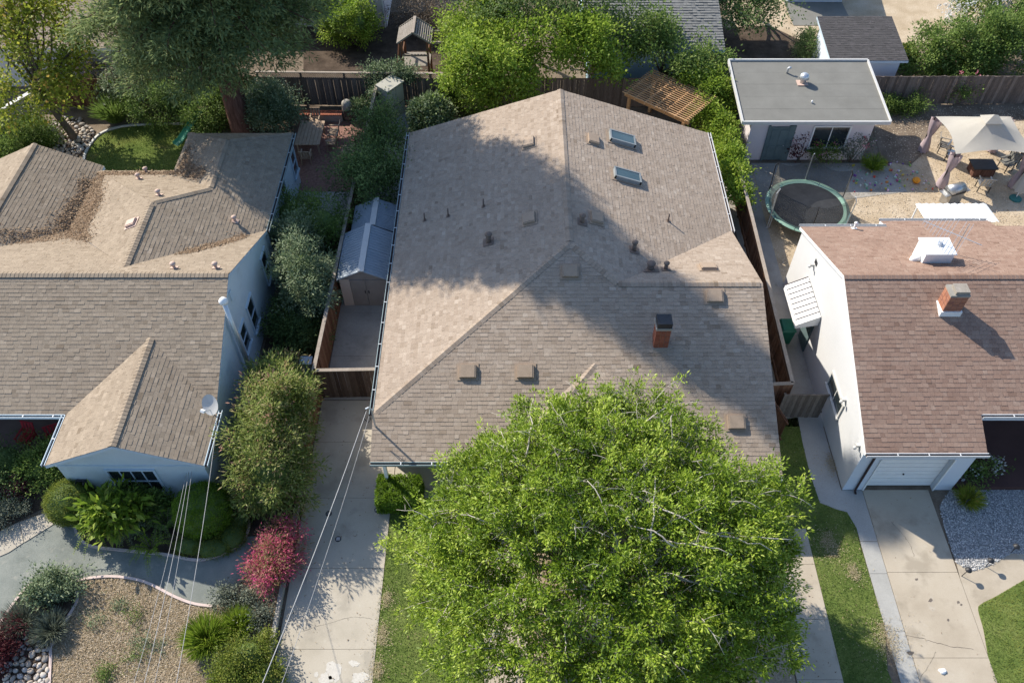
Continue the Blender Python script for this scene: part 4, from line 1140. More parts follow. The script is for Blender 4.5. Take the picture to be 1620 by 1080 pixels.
chair('porch_chair', 'red wooden porch chair nearest the wing of the left house', 'chair', (-17.8, 17.75, .12), 0.4, 'red_paint', fr='red_paint', group='red porch chairs')
chair('porch_chair', 'red wooden porch chair at the left edge of the picture', 'chair', (-19.0, 17.9, .12), -0.2, 'red_paint', fr='red_paint', group='red porch chairs')

# ================================================================ RIGHT HOUSE
H3 = thing('house', 'white stucco house with red brown roof and attached garage at right', 'house', (20, 17, 0))
K3 = 0.42; Y3, Z3 = 21.88, 5.5
h3 = lambda y: Z3 - K3 * abs(y - Y3)
X0 = 12.40
P3 = [[(X0, 15.72, h3(15.72)), (16.68, 15.72, h3(15.72)), (16.68, Y3, Z3), (X0, Y3, Z3)],
      [(16.68, 17.0, h3(17.0)), (31, 17.0, h3(17.0)), (31, Y3, Z3), (16.68, Y3, Z3)],
      [(X0, 26.85, h3(26.85)), (X0, Y3, Z3), (16.15, Y3, Z3), (16.15, 26.85, h3(26.85))],
      [(16.15, 27.55, h3(27.55)), (16.15, Y3, Z3), (20.9, Y3, Z3), (20.9, 27.55, h3(27.55))],
      [(20.9, 26.95, h3(26.95)), (20.9, Y3, Z3), (31, Y3, Z3), (31, 26.95, h3(26.95))]]
for pl in P3:
    roof_plane(pl, H3, M['shingle_red'], exposure=0.165)
deck(H3, M['white'], P3, 0.14)
ridge_caps((X0, Y3, Z3), (31, Y3, Z3), H3, M['shingle_red'])
wall_prism(H3, M['wall_white'], [(15.96, 0), (26.7, 0), (26.7, h3(26.7) - .12), (Y3, Z3 - .12), (15.96, h3(15.96) - .12)], 12.5, 12.75)
MB().box(12.503, 13.28, 15.92, 16.25, 0, 2.83).build('wall', M['wall_blue'], H3)
MB().box(15.9, 16.62, 15.92, 16.25, 0, 2.85).build('wall', M['wall_blue'], H3)
MB().box(13.28, 15.9, 15.93, 16.25, 2.18, 2.85).build('wall', M['wall_blue'], H3)
MB().box(16.45, 16.62, 16.2, 19.3, 0, 2.9).build('wall', M['wall_blue'], H3)
MB().box(16.62, 30, 17.02, 17.14, 3.05, 3.3).build('porch_beam', M['wall_blue'], H3)
MB().box(16.62, 30, 19.2, 19.4, 0, 3.4).build('wall', M['wall_blue'], H3)
MB().box(12.75, 30, 26.3, 26.6, 0, 3.2).build('wall', M['wall_white'], H3)
gd = MB().box(13.28, 15.9, 16.12, 16.2, 0.02, 2.18).build('garage_door', M['trim_grey'], H3)
for i in range(8):
    MB().box(13.3, 15.88, 16.095, 16.125, 0.05 + i * .265, 0.05 + i * .265 + .245).build('panel', M['white'], gd)
MB().tube([(14.55, 16.09, .9), (14.55, 16.05, .9)], .035, 8).build('handle', M['black'], gd)
for x in (13.24, 15.9):
    MB().box(x, x + .05, 15.88, 15.93, 0, 2.2).build('door_trim', M['white'], H3)
MB().tube([(12.95, 15.86, 2.7), (12.95, 15.88, 2.4), (12.95, 15.86, .06), (12.95, 15.72, .05)], 0.04, 8).build('downpipe', M['gutter_dark'], H3)
gutter((X0, 15.65, h3(15.72) - .03), (16.72, 15.65, h3(15.72) - .03), H3, M['gutter_white'])
gutter((16.72, 16.93, h3(17.0) - .03), (31, 16.93, h3(17.0) - .03), H3, M['gutter_white'])
gutter((X0, 26.92, h3(26.85) - .03), (16.15, 26.92, h3(26.85) - .03), H3, M['gutter_white'])
gutter((16.15, 27.62, h3(27.55) - .03), (20.9, 27.62, h3(27.55) - .03), H3, M['gutter_white'])
window(H3, 'x', 18.3, 19.85, 1.45, 2.15, 12.5, -1, M['trim_grey'], mull=1)
wd = MB().box(12.44, 12.5, 22.6, 23.5, 0.1, 2.1).build('side_door', M['door_green'], H3)
# striped metal awning over the side door
aw = MB(); ns = 8; ya, yb_ = 22.35, 24.6
for i in range(ns):
    a = ya + (yb_ - ya) * i / ns; b = ya + (yb_ - ya) * (i + 1) / ns - .015
    aw = MB()
    aw.beam((12.46, (a + b) / 2, 2.62), (11.62, (a + b) / 2, 2.12), b - a, .03)
    aw.beam((11.63, (a + b) / 2, 2.12), (11.60, (a + b) / 2, 1.92), b - a, .025, up=(1, 0, 0))
    o = aw.build('awning_slat', M['white'], H3)
    MB().beam((12.46, b + .008, 2.64), (11.62, b + .008, 2.14), .03, .04).build('awning_rib', M['gutter_dark'], H3)
for y_ in (ya, yb_ - .02):
    MB().add([(12.48, y_, 2.6), (11.62, y_, 2.1), (11.62, y_, 1.92), (12.48, y_, 2.1)], [(0, 1, 2, 3)]).build('awning_side', M['white'], H3)
for (y_, z_) in ((18.35, 2.48), (16.35, 2.45), (24.6, 3.35)):
    l_ = MB().box(12.34, 12.5, y_ - .06, y_ + .06, z_ - .06, z_ + .06).build('security_light', M['trim_grey'], H3)
    MB().ball((12.28, y_ - .12, z_ + .03), .07, 8, 6).build('lamp_head', M['trim_grey'], l_, True)
MB().box(12.47, 12.5, 24.35, 24.6, 3.5, 3.7).build('gable_vent', M['black'], H3)
# white evaporative cooler box
c_, n_ = on_plane(1477, 413, P3[3])
cb = MB().box(c_.x - .55, c_.x + .55, c_.y - .2, c_.y + .65, c_.z - .35, c_.z + .55).build('cooler', M['white'], H3)
MB().box(c_.x - .60, c_.x + .60, c_.y - .25, c_.y + .70, c_.z + .55, c_.z + .60).build('lid', M['white'], cb)
MB().lathe((c_.x + .1, c_.y + .3, c_.z + .6), [(.12, 0), (.12, .06), (.05, .09)], 10).build('cap', M['galv'], cb)
MB().tube([(c_.x - .55, c_.y + .1, c_.z + .1), (c_.x - .75, c_.y + .1, c_.z + .05), (c_.x - .78, c_.y + .1, c_.z - .3)], 0.15, 10).build('duct', M['white'], cb, True)
# brick chimney
c_, n_ = on_plane(1500, 487, P3[0])
c_.z = h3(c_.y)
ch = MB().box(c_.x - .40, c_.x + .38, c_.y - .32, c_.y + .32, c_.z - .3, c_.z + .12).build('chimney', M['white'], H3)
brick_stack(ch, 'brick_orange', c_.x - .35, c_.x + .33, c_.y - .28, c_.y + .28, c_.z + .05, c_.z + .88)
MB().box(c_.x - .36, c_.x + .34, c_.y - .29, c_.y + .29, c_.z + .87, c_.z + .96).build('crown', M['concrete_old'], ch)
MB().box(c_.x - .20, c_.x + .30, c_.y - .24, c_.y + .20, c_.z + .96, c_.z + 1.1).build('flue_cap', M['oldwood'], ch)
pipe(1351, 362, P3[2], H3, 0.05, 0.3, 'white', 1.6)
# tv antenna
c_, n_ = on_plane(1507, 402, P3[3])
an = thing('roof_antenna', 'long metal television antenna on the red brown roof', 'antenna', c_)
top = c_ + Vector((0, 0, 1.5))
MB().tube([c_, top + Vector((0, 0, .1))], .022, 6).build('mast', M['galv'], an)
ba, bb = G(1462, 350, top.z), G(1553, 388, top.z)
bd_ = (bb - ba).normalized(); bs_ = Vector((-bd_.y, bd_.x, 0))
MB().tube([ba, bb], .016, 6).build('boom', M['galv'], an)
for i in range(13):
    k = i / 12; p = ba.lerp(bb, k * .72); l_ = 0.22 + .09 * i if i < 10 else 1.0
    if i > 8 and i % 2: continue
    MB().tube([p - bs_ * l_, p + bs_ * l_], .008, 5).build('element', M['galv'], an)
# corrugated patio cover behind
a0, a1 = G(1453, 333, 2.75), G(1566, 333, 2.75)
pcv = thing('patio_cover', 'white corrugated patio cover behind the red brown roof', 'canopy', (a0.x, 27.7, 0))
n = 10; wv = (a1.x - a0.x) / n
for i in range(n):
    x = a0.x + i * wv
    MB().add([(x, 27.68, 2.92), (x + wv * .5, 27.68, 2.98), (x + wv, 27.68, 2.92), (x + wv, 29.1, 2.74), (x + wv * .5, 29.1, 2.80), (x, 29.1, 2.74)], [(0, 1, 4, 5), (1, 2, 3, 4)]).build('sheet', M['white'], pcv)
for x in (a0.x + .1, a1.x - .1):
    MB().tube([(x, 29.0, 0), (x, 29.0, 2.74)], .04, 6).build('post', M['white'], pcv)
# ================================================================ FENCES AND WALLS
fence('dark wooden fence with lattice top behind the brick patio', (-14.2, 40.8), (-3.9, 40.62), 2.1, 'fence_dark', lattice=0.34)
fence('dark wooden fence behind the tan roofed house and pergola', (-3.9, 40.6), (11.4, 40.6), 1.85, 'fence_dark', cap=False)
fence('wooden fence leading from the back fence past the tall cabinet', (-7.5, 40.5), (-7.68, 33.0), 1.75, 'fence_grey', side=1)
fence('red brown fence with pale cap beside the stained side yard', (-7.7, 33.0), (-7.92, 20.25), 1.8, 'fence_red', side=1)
fence('red brown fence end running down beside the driveway', (-7.93, 20.2), (-7.97, 17.2), 1.5, 'fence_red', side=1, cap=False)
fence('dark wooden gate fence across the top of the driveway', (-7.9, 20.25), (-5.2, 20.32), 1.8, 'fence_brown')
fence('lattice topped fence along the right side of the middle house', (11.2, 38.5), (11.12, 29.3), 1.8, 'fence_red', side=1, lattice=.25)
fence('lattice topped fence with pale cap beside the awning', (11.12, 29.25), (10.95, 19.65), 1.8, 'fence_red', side=1, lattice=.3)
fence('short fence return with pale cap beside the middle house', (9.75, 19.55), (10.95, 19.62), 1.8, 'fence_red')
fence('weathered grey side gate against the white gable wall', (10.62, 19.28), (12.42, 19.28), 1.55, 'fence_grey', cap=False, name='side_gate', cat='gate')
fence('orange brown leaning gate below the short fence return', (10.05, 19.3), (10.5, 17.95), 1.5, 'fence_red', cap=False, side=1, name='side_gate', cat='gate')
fence('dark weathered board fence behind the gazebo', (19.1, 40.85), (32, 40.9), 1.8, 'fence_dark', cap=False, jit=0.03, bw=0.165)
gw = thing('garden_wall', 'beige stucco garden wall at the left edge', 'wall', (-27.6, 37.0, 0))
MB().beam((-28.6, 35.4, .9), (-26.2, 39.2, .9), .18, 1.8).build('wall', M['wall_beige'], gw)
MB().beam((-28.6, 35.4, 1.83), (-26.2, 39.2, 1.83), .26, .06).build('coping', M['trim_grey'], gw)
fence('brown fence behind the yellow green tree', (-26.2, 40.5), (-14.3, 40.9), 1.8, 'fence_red', cap=False)
# low kerb along the driveway
kb_ = tag(MB().box(-8.12, -7.98, 3, 17.2, 0, 0.24).build('retaining_kerb', M['concrete_old'], None, False, (-8.05, 10, 0)), 'low concrete kerb along the left side of the driveway', 'kerb')

# ================================================================ SHEDS
def cabinet():
    t = thing('storage_cabinet', 'tall beige resin storage cabinet by the back fence', 'cabinet', (-6.8, 39.1, 0), None, math.atan2(1.0, 0.75)); ORG[t.name] = Vector()
    MB().box(0, 1.25, 0.03, .75, 0, 1.92).build('body', M['resin'], t)
    for x0 in (0.03, 0.64):
        for z0, z1 in ((.06, .80), (.84, 1.84)):
            MB().box(x0, x0 + .58, -.005, .03, z0, z1).build('door_panel', M['resin'], t)
    V = [(-.05, -.06, 1.92), (1.3, -.06, 1.92), (1.3, .8, 1.98), (-.05, .8, 1.98), (-.05, -.06, 2.0), (1.3, -.06, 2.0), (1.3, .8, 2.1), (-.05, .8, 2.1)]
    MB().hexa(V).build('lid', M['resin'], t)
    MB().box(-.01, 1.26, -.012, .02, .805, .835).build('belt', M['black'], t)
cabinet()
def gable_shed(name, label, x0, x1, y0, y1, ze, zr, rm, front=True):
    t = thing(name, label, 'shed', ((x0 + x1) / 2, y0, 0)); xm = (x0 + x1) / 2
    w = MB(); V = [(x0 + .1, y0 + .12, 0), (x1 - .1, y0 + .12, 0), (x1 - .1, y0 + .12, ze - .02), (xm, y0 + .12, zr - .04), (x0 + .1, y0 + .12, ze - .02)]
    w.add(V + [(p[0], y1 - .1, p[2]) for p in V], [(4, 3, 2, 1, 0), (5, 6, 7, 8, 9), (0, 1, 6, 5), (1, 2, 7, 6), (2, 3, 8, 7), (3, 4, 9, 8), (4, 0, 5, 9)])
    w.build('wall', M['resin_grey'], t)
    if front:
        MB().box(x0 + .11, x0 + .55, y0 + .09, y0 + .13, .02, ze - .05).build('front_panel', M['resin_cream'], t)
        for a, b in ((x0 + .58, xm + .08), (xm + .1, x1 - .14)):
            d = MB().box(a, b, y0 + .085, y0 + .13, .04, ze - .08).build('door', M['resin_grey'], t)
            MB().box(b - .09 if a < xm - .3 else a + .05, (b - .05 if a < xm - .3 else a + .09), y0 + .06, y0 + .09, .85, 1.0).build('handle', M['black'], d)
    n = 2
    for i in range(n):
        a = y0 + (y1 - y0) * i / n; b = y0 + (y1 - y0) * (i + 1) / n - .03
        for sx_, xe in ((-1, x0), (1, x1)):
            P = [(xe, a, ze), (xe, b, ze), (xm + sx_ * .06, b, zr), (xm + sx_ * .06, a, zr)]
            if sx_ > 0: P = P[::-1]
            p = MB().slab(P, .05).build('roof_panel', M[rm], t)
            for k in range(1, 9):
                u = k / 9; e0 = Vector(P[0] if sx_ < 0 else P[3]).lerp(Vector(P[1] if sx_ < 0 else P[2]), u); e1 = Vector(P[3] if sx_ < 0 else P[0]).lerp(Vector(P[2] if sx_ < 0 else P[1]), u)
                MB().beam(e0 + Vector((0, 0, .008)), e1 + Vector((0, 0, .008)), .025, .02).build('roof_rib', M[rm], p)
    MB().box(xm - .13, xm + .13, y0 - .02, y1 + .01, zr - .01, zr + .045).build('ridge_strip', M['trim_grey'], t)
gable_shed('garden_shed', 'grey roofed resin shed with double doors in the side yard', -7.72, -5.42, 25.25, 28.25, 1.75, 2.3, 'shed_roof')
gable_shed('garden_shed', 'second grey roofed shed hidden behind the first', -7.5, -5.38, 28.45, 30.3, 1.6, 2.05, 'shed_roof', False)

# ================================================================ PERGOLA
pg = thing('pergola', 'new cedar pergola with slatted top behind the house', 'pergola', (5.75, 38.35, 0), None, math.atan2(-2.62, 3.1)); ORG[pg.name] = Vector()
LP, WP, ZP = 4.1, 2.85, 2.45
for x, y in ((.35, .25), (LP - .35, .25), (.35, WP - .25), (LP - .35, WP - .25)):
    MB().box(x - .07, x + .07, y - .07, y + .07, 0, ZP - .3).build('post', M['cedar'], pg)
for y in (.25, WP - .25):
    MB().box(.05, LP - .05, y - .05, y + .05, ZP - .31, ZP - .13).build('beam', M['cedar'], pg)
for i in range(7):
    x = .2 + i * (LP - .4) / 6
    MB().box(x - .025, x + .025, 0, WP, ZP - .125, ZP - .015).build('rafter', M['cedar'], pg)
sl = MB().box(0, LP, -.021, .021, 0, .04).mesh('slat', M['cedar'])
for i in range(17):
    o = link('slat', sl, pg); o.location = (0, .05 + i * (WP - .1) / 16, ZP - .012)

# ================================================================ COTTAGE WITH FLAT ROOF
H4 = thing('cottage', 'pale mauve cottage with flat grey roof behind the trampoline', 'cottage', (15.3, 35.8, 0))
MB().box(12.2, 18.5, 35.8, 40.1, 0, 2.55).build('wall', M['wall_pink'], H4)
zr4 = lambda y: 2.62 + (y - 35.5) * .09
for i in range(5):
    a = 35.5 + i * .97; b = a + .965
    P = [(11.64, a, zr4(a) + (.004 if i % 2 else 0)), (19.04, a, zr4(a) + (.004 if i % 2 else 0)), (19.04, b, zr4(b)), (11.64, b, zr4(b))]
    MB().slab(P, .14).build('roofing_strip', M['roll_roof'], H4)
for p, q in (((11.6, 35.46, zr4(35.46) - .03), (19.08, 35.46, zr4(35.46) - .03)), ((11.6, 40.36, zr4(40.36) + .0), (19.08, 40.36, zr4(40.36) + .0)),
             ((11.6, 35.46, zr4(35.46) - .02), (11.6, 40.36, zr4(40.36) + .0)), ((19.08, 35.46, zr4(35.46) - .02), (19.08, 40.36, zr4(40.36) + .0))):
    MB().beam(p, q, .09, .19).build('roof_edge', M['trim_grey'], H4)
dr = MB().box(13.22, 14.2, 35.74, 35.8, .05, 2.12).build('door', M['door_green'], H4)
for a in (13.32, 13.76):
    for z0, z1 in ((.25, .95), (1.05, 1.95)):
        MB().box(a, a + .34, 35.72, 35.745, z0, z1).build('panel', M['door_green'], dr)
MB().ball((14.1, 35.69, 1.0), .035, 8, 6).build('handle', M['steel'], dr)
for x in (13.12, 14.2):
    MB().box(x, x + .1, 35.73, 35.8, 0, 2.2).build('door_trim', M['door_green'], H4)
MB().box(14.3, 14.52, 35.73, 35.8, 0, 2.2).build('door_trim', M['door_green'], H4)
window(H4, 'y', 15.5, 17.3, .85, 2.1, 35.8, -1, M['white'], mull=1, trimw=.07)
MB().box(15.3, 17.5, 35.72, 35.8, .62, .76).build('window_ledge', M['door_green'], H4)
def roofpt(px, py):
    z = 2.85
    for _ in range(4): p = G(px, py, z); z = zr4(p.y)
    return G(px, py, z)
c_ = roofpt(1270, 131)
tv = MB().lathe(c_, [(.17, 0), (.15, .2), (.20, .22), (.25, .34), (.22, .46), (.12, .54), (.02, .56)], 14).build('turbine_vent', M['galv'], H4, True)
MB().obox(c_ + Vector((-.05, -.03, .012)), (.55, .5, .02)).build('flashing', M['vent_pink'], tv)
for i in range(14):
    a = i * 2 * math.pi / 14
    MB().beam(c_ + Vector((.24 * math.cos(a), .24 * math.sin(a), .24)), c_ + Vector((.19 * math.cos(a + .2), .19 * math.sin(a + .2), .48)), .012, .05).build('vane', M['steel'], tv)
c_ = roofpt(1245, 116)
MB().tube([c_, c_ + Vector((0, 0, .28)), c_ + Vector((.06, 0, .34)), c_ + Vector((.14, 0, .30))], .06, 9).build('vent_pipe', M['galv'], H4, True)
c_ = roofpt(1284, 163)
MB().lathe(c_, [(.05, 0), (.05, .12), (.02, .15)], 8).build('vent_pipe', M['white'], H4, True)
# ================================================================ BUILDINGS BEHIND
H5 = thing('shed', 'blue grey shed with charcoal roof beyond the right back fence', 'shed', (19.8, 42, 0))
MB().box(17.9, 21.75, 42.0, 45.2, 0, 2.15).build('wall', M['wall_blue'], H5)
pl = [(17.65, 41.65, 2.25), (22.0, 41.65, 2.25), (22.0, 45.5, 2.75), (17.65, 45.5, 2.75)]
MB().add([(17.9, 42, 2.1), (17.9, 45.2, 2.1), (17.9, 45.2, 2.6), (17.9, 42, 2.2)], [(0, 1, 2, 3)]).build('wall', M['wall_blue'], H5)
roof_plane(pl, H5, M['shingle_dark']); deck(H5, M['trim_blue'], [pl], .12)
H6 = thing('house', 'house with weathered grey roof and light blue wall behind the trees', 'house', (9, 42.2, 0))
pl = [(4.0, 41.9, 2.75), (11.75, 41.9, 2.75), (11.75, 52, 5.4), (4.0, 52, 5.4)]
roof_plane(pl, H6, M['shingle_grey'], exposure=.2, lift=.03); deck(H6, M['wall_sky'], [pl], .16)
MB().box(4.3, 11.5, 42.2, 52, 0, 2.65).build('wall', M['wall_sky'], H6)
MB().box(11.1, 11.6, 42.14, 42.2, .2, 2.3).build('trim_board', M['white'], H6)
H7 = thing('house', 'house with pinkish roof glimpsed behind the trees at upper left', 'house', (-28, 42.5, 0))
pl = [(-40, 42.2, 2.7), (-21.5, 42.2, 2.7), (-21.5, 47, 4.6), (-40, 47, 4.6)]; pl2 = [(-40, 47, 4.6), (-21.5, 47, 4.6), (-21.5, 52, 2.7), (-40, 52, 2.7)]
for p in (pl, pl2): roof_plane(p, H7, M['shingle_tan'])
deck(H7, M['white'], [pl, pl2], .16)
MB().box(-39.5, -22, 42.6, 51.6, 0, 2.6).build('wall', M['wall_white'], H7)
H8 = thing('house', 'corner of a pinkish stucco house at the top edge', 'house', (-9.5, 49, 0))
MB().box(-20, -8.0, 49.2, 58, 0, 3).build('wall', M['wall_pink'], H8)
MB().slab([(-20.4, 48.9, 3.0), (-7.7, 48.9, 3.0), (-7.7, 58, 4.6), (-20.4, 58, 4.6)], .15).build('roof', M['shingle_tan'], H8)
MB().tube([(-8.1, 49.1, 0), (-8.1, 49.1, 2.9)], .04, 8).build('downpipe', M['white'], H8)
tag(MB().box(20.0 - 2.2, 20.0 + 1.6, 49.3, 52.5, .02, .03).build('dark_mat', M['roll_roof'], None, False, (20, 50, 0)), 'dark grey mat on the tan ground at the top edge', 'mat')
st = thing('garden_shed', 'dark roofed shed standing at the top edge on tan ground', 'shed', (20, 52, 0))
MB().box(18.0, 21.6, 52.2, 55, 0, 2.2).build('wall', M['wall_blue'], st)
MB().slab([(17.8, 51.9, 2.2), (21.8, 51.9, 2.2), (21.8, 55.2, 2.6), (17.8, 55.2, 2.6)], .1).build('roof', M['shingle_dark'], st)

# ================================================================ PLAY TOWER
pt = thing('play_tower', 'old wooden play tower with slatted gable roof beyond the fence', 'play tower', (-5.55, 43.4, 0))
X0_, X1_, Y0_, Y1_ = -6.5, -4.65, 42.65, 44.35
for x in (X0_ + .2, X1_ - .2):
    for y in (Y0_ + .15, Y1_ - .15):
        MB().box(x - .06, x + .06, y - .06, y + .06, 0, 2.75).build('post', M['fence_red'], pt)
for sx_, xe in ((-1, X0_), (1, X1_)):
    for i in range(9):
        u = i / 8.6; xm = (X0_ + X1_) / 2
        x = xe + (xm - xe) * u; z = 2.72 + .62 * u
        MB().beam((x, Y0_, z), (x, Y1_, z), .085, .025).build('roof_slat', M['oldwood'], pt)
    for y in (Y0_, Y1_):
        MB().beam((xe, y, 2.72), (xm, y, 3.36), .04, .09).build('barge_board', M['oldwood'], pt)
MB().beam((xm, Y0_ - .03, 3.37), (xm, Y1_ + .03, 3.37), .16, .06).build('ridge_board', M['fence_cap'], pt)
for i in range(10):
    y = Y0_ + .2 + i * .145
    MB().box(X0_ + .15, X1_ - .15, y, y + .13, 1.15, 1.19).build('floor_board', M['oldwood'], pt)
for x in (X0_ + .2, X1_ - .2):
    MB().box(x - .03, x + .03, Y0_ + .1, Y1_ - .1, 1.85, 1.97).build('rail', M['fence_red'], pt)
MB().box(X0_ + .2, X1_ - .2, Y0_ + .08, Y0_ + .14, 1.85, 1.97).build('rail', M['fence_cap'], pt)
MB().beam((X0_ + .1, Y0_ + .1, 2.6), (X0_ - .3, Y0_ - .3, 0), .1, .1).build('brace', M['fence_red'], pt)
MB().beam((X1_ - .2, 43.0, 2.55), (X1_ + 2.2, 43.0, 2.55), .1, .15).build('swing_beam', M['fence_cap'], pt)
MB().beam((X1_ - .2, 44.2, 2.55), (X1_ + 2.2, 44.2, 2.55), .08, .12).build('swing_beam', M['fence_cap'], pt)
for y in (43.0, 44.2):
    MB().beam((X1_ + 2.1, y, 2.5), (X1_ + 2.4, y - .5, 0), .1, .1).build('brace', M['fence_red'], pt)
for i in range(2):
    x = X1_ + .5 + i * .8
    MB().tube([(x, 43.0, 2.5), (x, 43.0, .5)], .012, 5).build('swing_rope', M['cable'], pt)
    MB().tube([(x + .4, 43.0, 2.5), (x + .4, 43.0, .5)], .012, 5).build('swing_rope', M['cable'], pt)
    MB().box(x, x + .4, 42.92, 43.08, .48, .52).build('swing_seat', M['bin_green'], pt)

# ================================================================ BACK LEFT: SLIDE, PATIO SET
s0 = G(310, 186, 1.0)
sd_ = thing('slide', 'small green plastic slide on the back lawn', 'slide', (s0.x, s0.y, 0))
pa = [Vector((s0.x + .35, s0.y + .5, 1.35)), Vector((s0.x + .1, s0.y + .1, 1.15)), Vector((s0.x - .5, s0.y - .8, .55)), Vector((s0.x - .75, s0.y - 1.15, .32)), Vector((s0.x - .95, s0.y - 1.45, .28))]
V = []; F = []
for i, p in enumerate(pa):
    d = (pa[min(i + 1, 4)] - pa[max(i - 1, 0)]).normalized(); sx_ = d.cross(Vector((0, 0, 1))).normalized() * .2
    V += [p - sx_ * 1.1 + Vector((0, 0, .12)), p - sx_, p + sx_, p + sx_ * 1.1 + Vector((0, 0, .12))]
for i in range(4):
    for j in range(3): F.append((i * 4 + j, i * 4 + j + 1, i * 4 + j + 5, i * 4 + j + 4))
MB().add(V, F).build('chute', M['slide'], sd_)
for dx in (-.25, .25):
    MB().beam((s0.x + .35 + dx, s0.y + .55, 1.4), (s0.x + .75 + dx, s0.y + .9, 0), .07, .07).build('ladder_rail', M['bark_red'], sd_)
for i in range(4):
    k = (i + .5) / 4
    MB().beam((s0.x + .35 + .4 * k - .27, s0.y + .55 + .35 * k, 1.4 * (1 - k)), (s0.x + .35 + .4 * k + .27, s0.y + .55 + .35 * k, 1.4 * (1 - k)), .07, .04).build('rung', M['bark_red'], sd_)
MB().box(s0.x + .05, s0.x + .65, s0.y + .3, s0.y + .7, 1.32, 1.37).build('platform', M['teak'], sd_)
tb = thing('garden_table', 'weathered wooden garden table on the brick patio', 'table', (-10.9, 37.2, 0))
for i in range(7):
    MB().box(-11.55 + i * .19, -11.55 + i * .19 + .175, 36.1, 38.2, .72, .755).build('table_plank', M['teak'], tb)
for x in (-11.45, -10.35):
    for y in (36.25, 38.05):
        MB().box(x - .04, x + .04, y - .04, y + .04, 0, .72).build('leg', M['teak'], tb)
MB().box(-11.5, -10.3, 36.2, 38.1, .64, .71).build('apron', M['teak'], tb)
for i, (x, y, rz, w) in enumerate(((-9.75, 36.8, -1.57, 'right front side'), (-9.75, 37.7, -1.57, 'right back side'), (-10.9, 38.7, 0.0, 'far end'), (-10.9, 35.6, 3.14, 'near end'))):
    chair('patio_chair', 'wooden patio chair at the %s of the garden table' % w, 'chair', (x, y, .015), rz, 'teak', group='chairs round the garden table', fr='teak')
bn = thing('slatted_bench', 'pale slatted bench on the brick patio by the fence', 'bench', (-8.7, 36.0, 0))
for i in range(6):
    MB().box(-9.1, -8.25, 35.6 + i * .15, 35.6 + i * .15 + .09, .42, .45).build('slat', M['teak'], bn)
for x in (-9.05, -8.32):
    MB().box(x - .03, x + .03, 35.6, 36.45, .36, .42).build('rail', M['teak'], bn)
    for y in (35.65, 36.4): MB().box(x - .03, x + .03, y - .03, y + .03, 0, .36).build('leg', M['teak'], bn)
cw = thing('chiminea', 'round topped dark garden oven at the patio corner', 'garden oven', (-9.2, 39.5, 0))
MB().lathe((-9.2, 39.5, 0), [(.30, 0), (.30, .9), (.26, 1.05), (.15, 1.15), (.02, 1.18)], 14).build('body', M['concrete_old'], cw, True)
MB().box(-9.35, -9.05, 39.16, 39.22, .3, .7).build('mouth', M['black'], cw)
sw = thing('seat_wall', 'low brick seat wall behind the brick patio', 'wall', (-10.4, 39.2, 0))
MB().box(-11.9, -9.5, 39.15, 39.55, 0, .42).build('wall', M['mortar'], sw)
bm = MB().box(0, .095, -.012, .42, 0, .06).mesh('brick', M['brick_red'])
for i in range(22):
    o = link('brick', bm, sw); o.location = (-11.88 + i * .108 + 10.4, 39.14 - 39.2, .42)

# ================================================================ RIGHT BACK YARD
tc = Vector((14.4, 31.2, 0)); TR = 2.02
tp = thing('trampoline', 'round trampoline with faded green pad and black net', 'trampoline', tc)
def ring(r0, r1, z0, z1, n=48, t0=0, t1=2 * math.pi):
    V = []; F = []
    for j in range(n + 1):
        a = t0 + (t1 - t0) * j / n
        for r_, z in ((r0, z0), ((r0 + r1) / 2, z1), (r1, z0), ((r0 + r1) / 2, z0 - .05)):
            V.append(tc + Vector((r_ * math.cos(a), r_ * math.sin(a), z)))
    for j in range(n):
        for k in range(4):
            F.append((j * 4 + k, j * 4 + (k + 1) % 4, (j + 1) * 4 + (k + 1) % 4, (j + 1) * 4 + k))
    return V, F
for i in range(6):
    MB().add(*ring(1.72, TR, .80, .84, 9, i * math.pi / 3, (i + 1) * math.pi / 3 - .015)).build('pad', M['pad_green'], tp)
MB().lathe(tc, [(1.74, .765), (1.74, .78)], 40).build('jumping_mat', M['rubber'], tp)
for i in range(6):
    a = i * math.pi / 3 + .35
    d = Vector((math.cos(a), math.sin(a), 0))
    MB().tube([tc + d * 2.06, tc + d * 2.06 + Vector((0, 0, 1.0)), tc + d * 2.10 + Vector((0, 0, 2.2)), tc + d * 1.98 + Vector((0, 0, 2.45))], .028, 7).build('net_pole', M['galv'] if i % 2 else M['black'], tp)
    MB().tube([tc + d * 1.9 + Vector((0, 0, .78)), tc + d * 1.95, tc + d * 2.15 + Vector((0, 0, .03))], .03, 7).build('leg', M['galv'], tp)
    a2 = a + math.pi / 3; V = []; F = []; n = 8
    for j in range(n + 1):
        k = j / n; p = (tc + d * 2.0).lerp(tc + Vector((math.cos(a2), math.sin(a2), 0)) * 2.0, k); sag = .35 * 4 * k * (1 - k)
        out = (p - tc).normalized() * .12 * 4 * k * (1 - k)
        V += [p + out + Vector((0, 0, .82)), p - out * .4 + Vector((0, 0, 1.6)), p - out + Vector((0, 0, 2.42 - sag))]
    for j in range(n):
        for k in range(2): F.append((j * 3 + k, j * 3 + 3 + k, j * 3 + 4 + k, j * 3 + 1 + k))
    MB().add(V, F).build('net_panel', M['net'], tp, True)
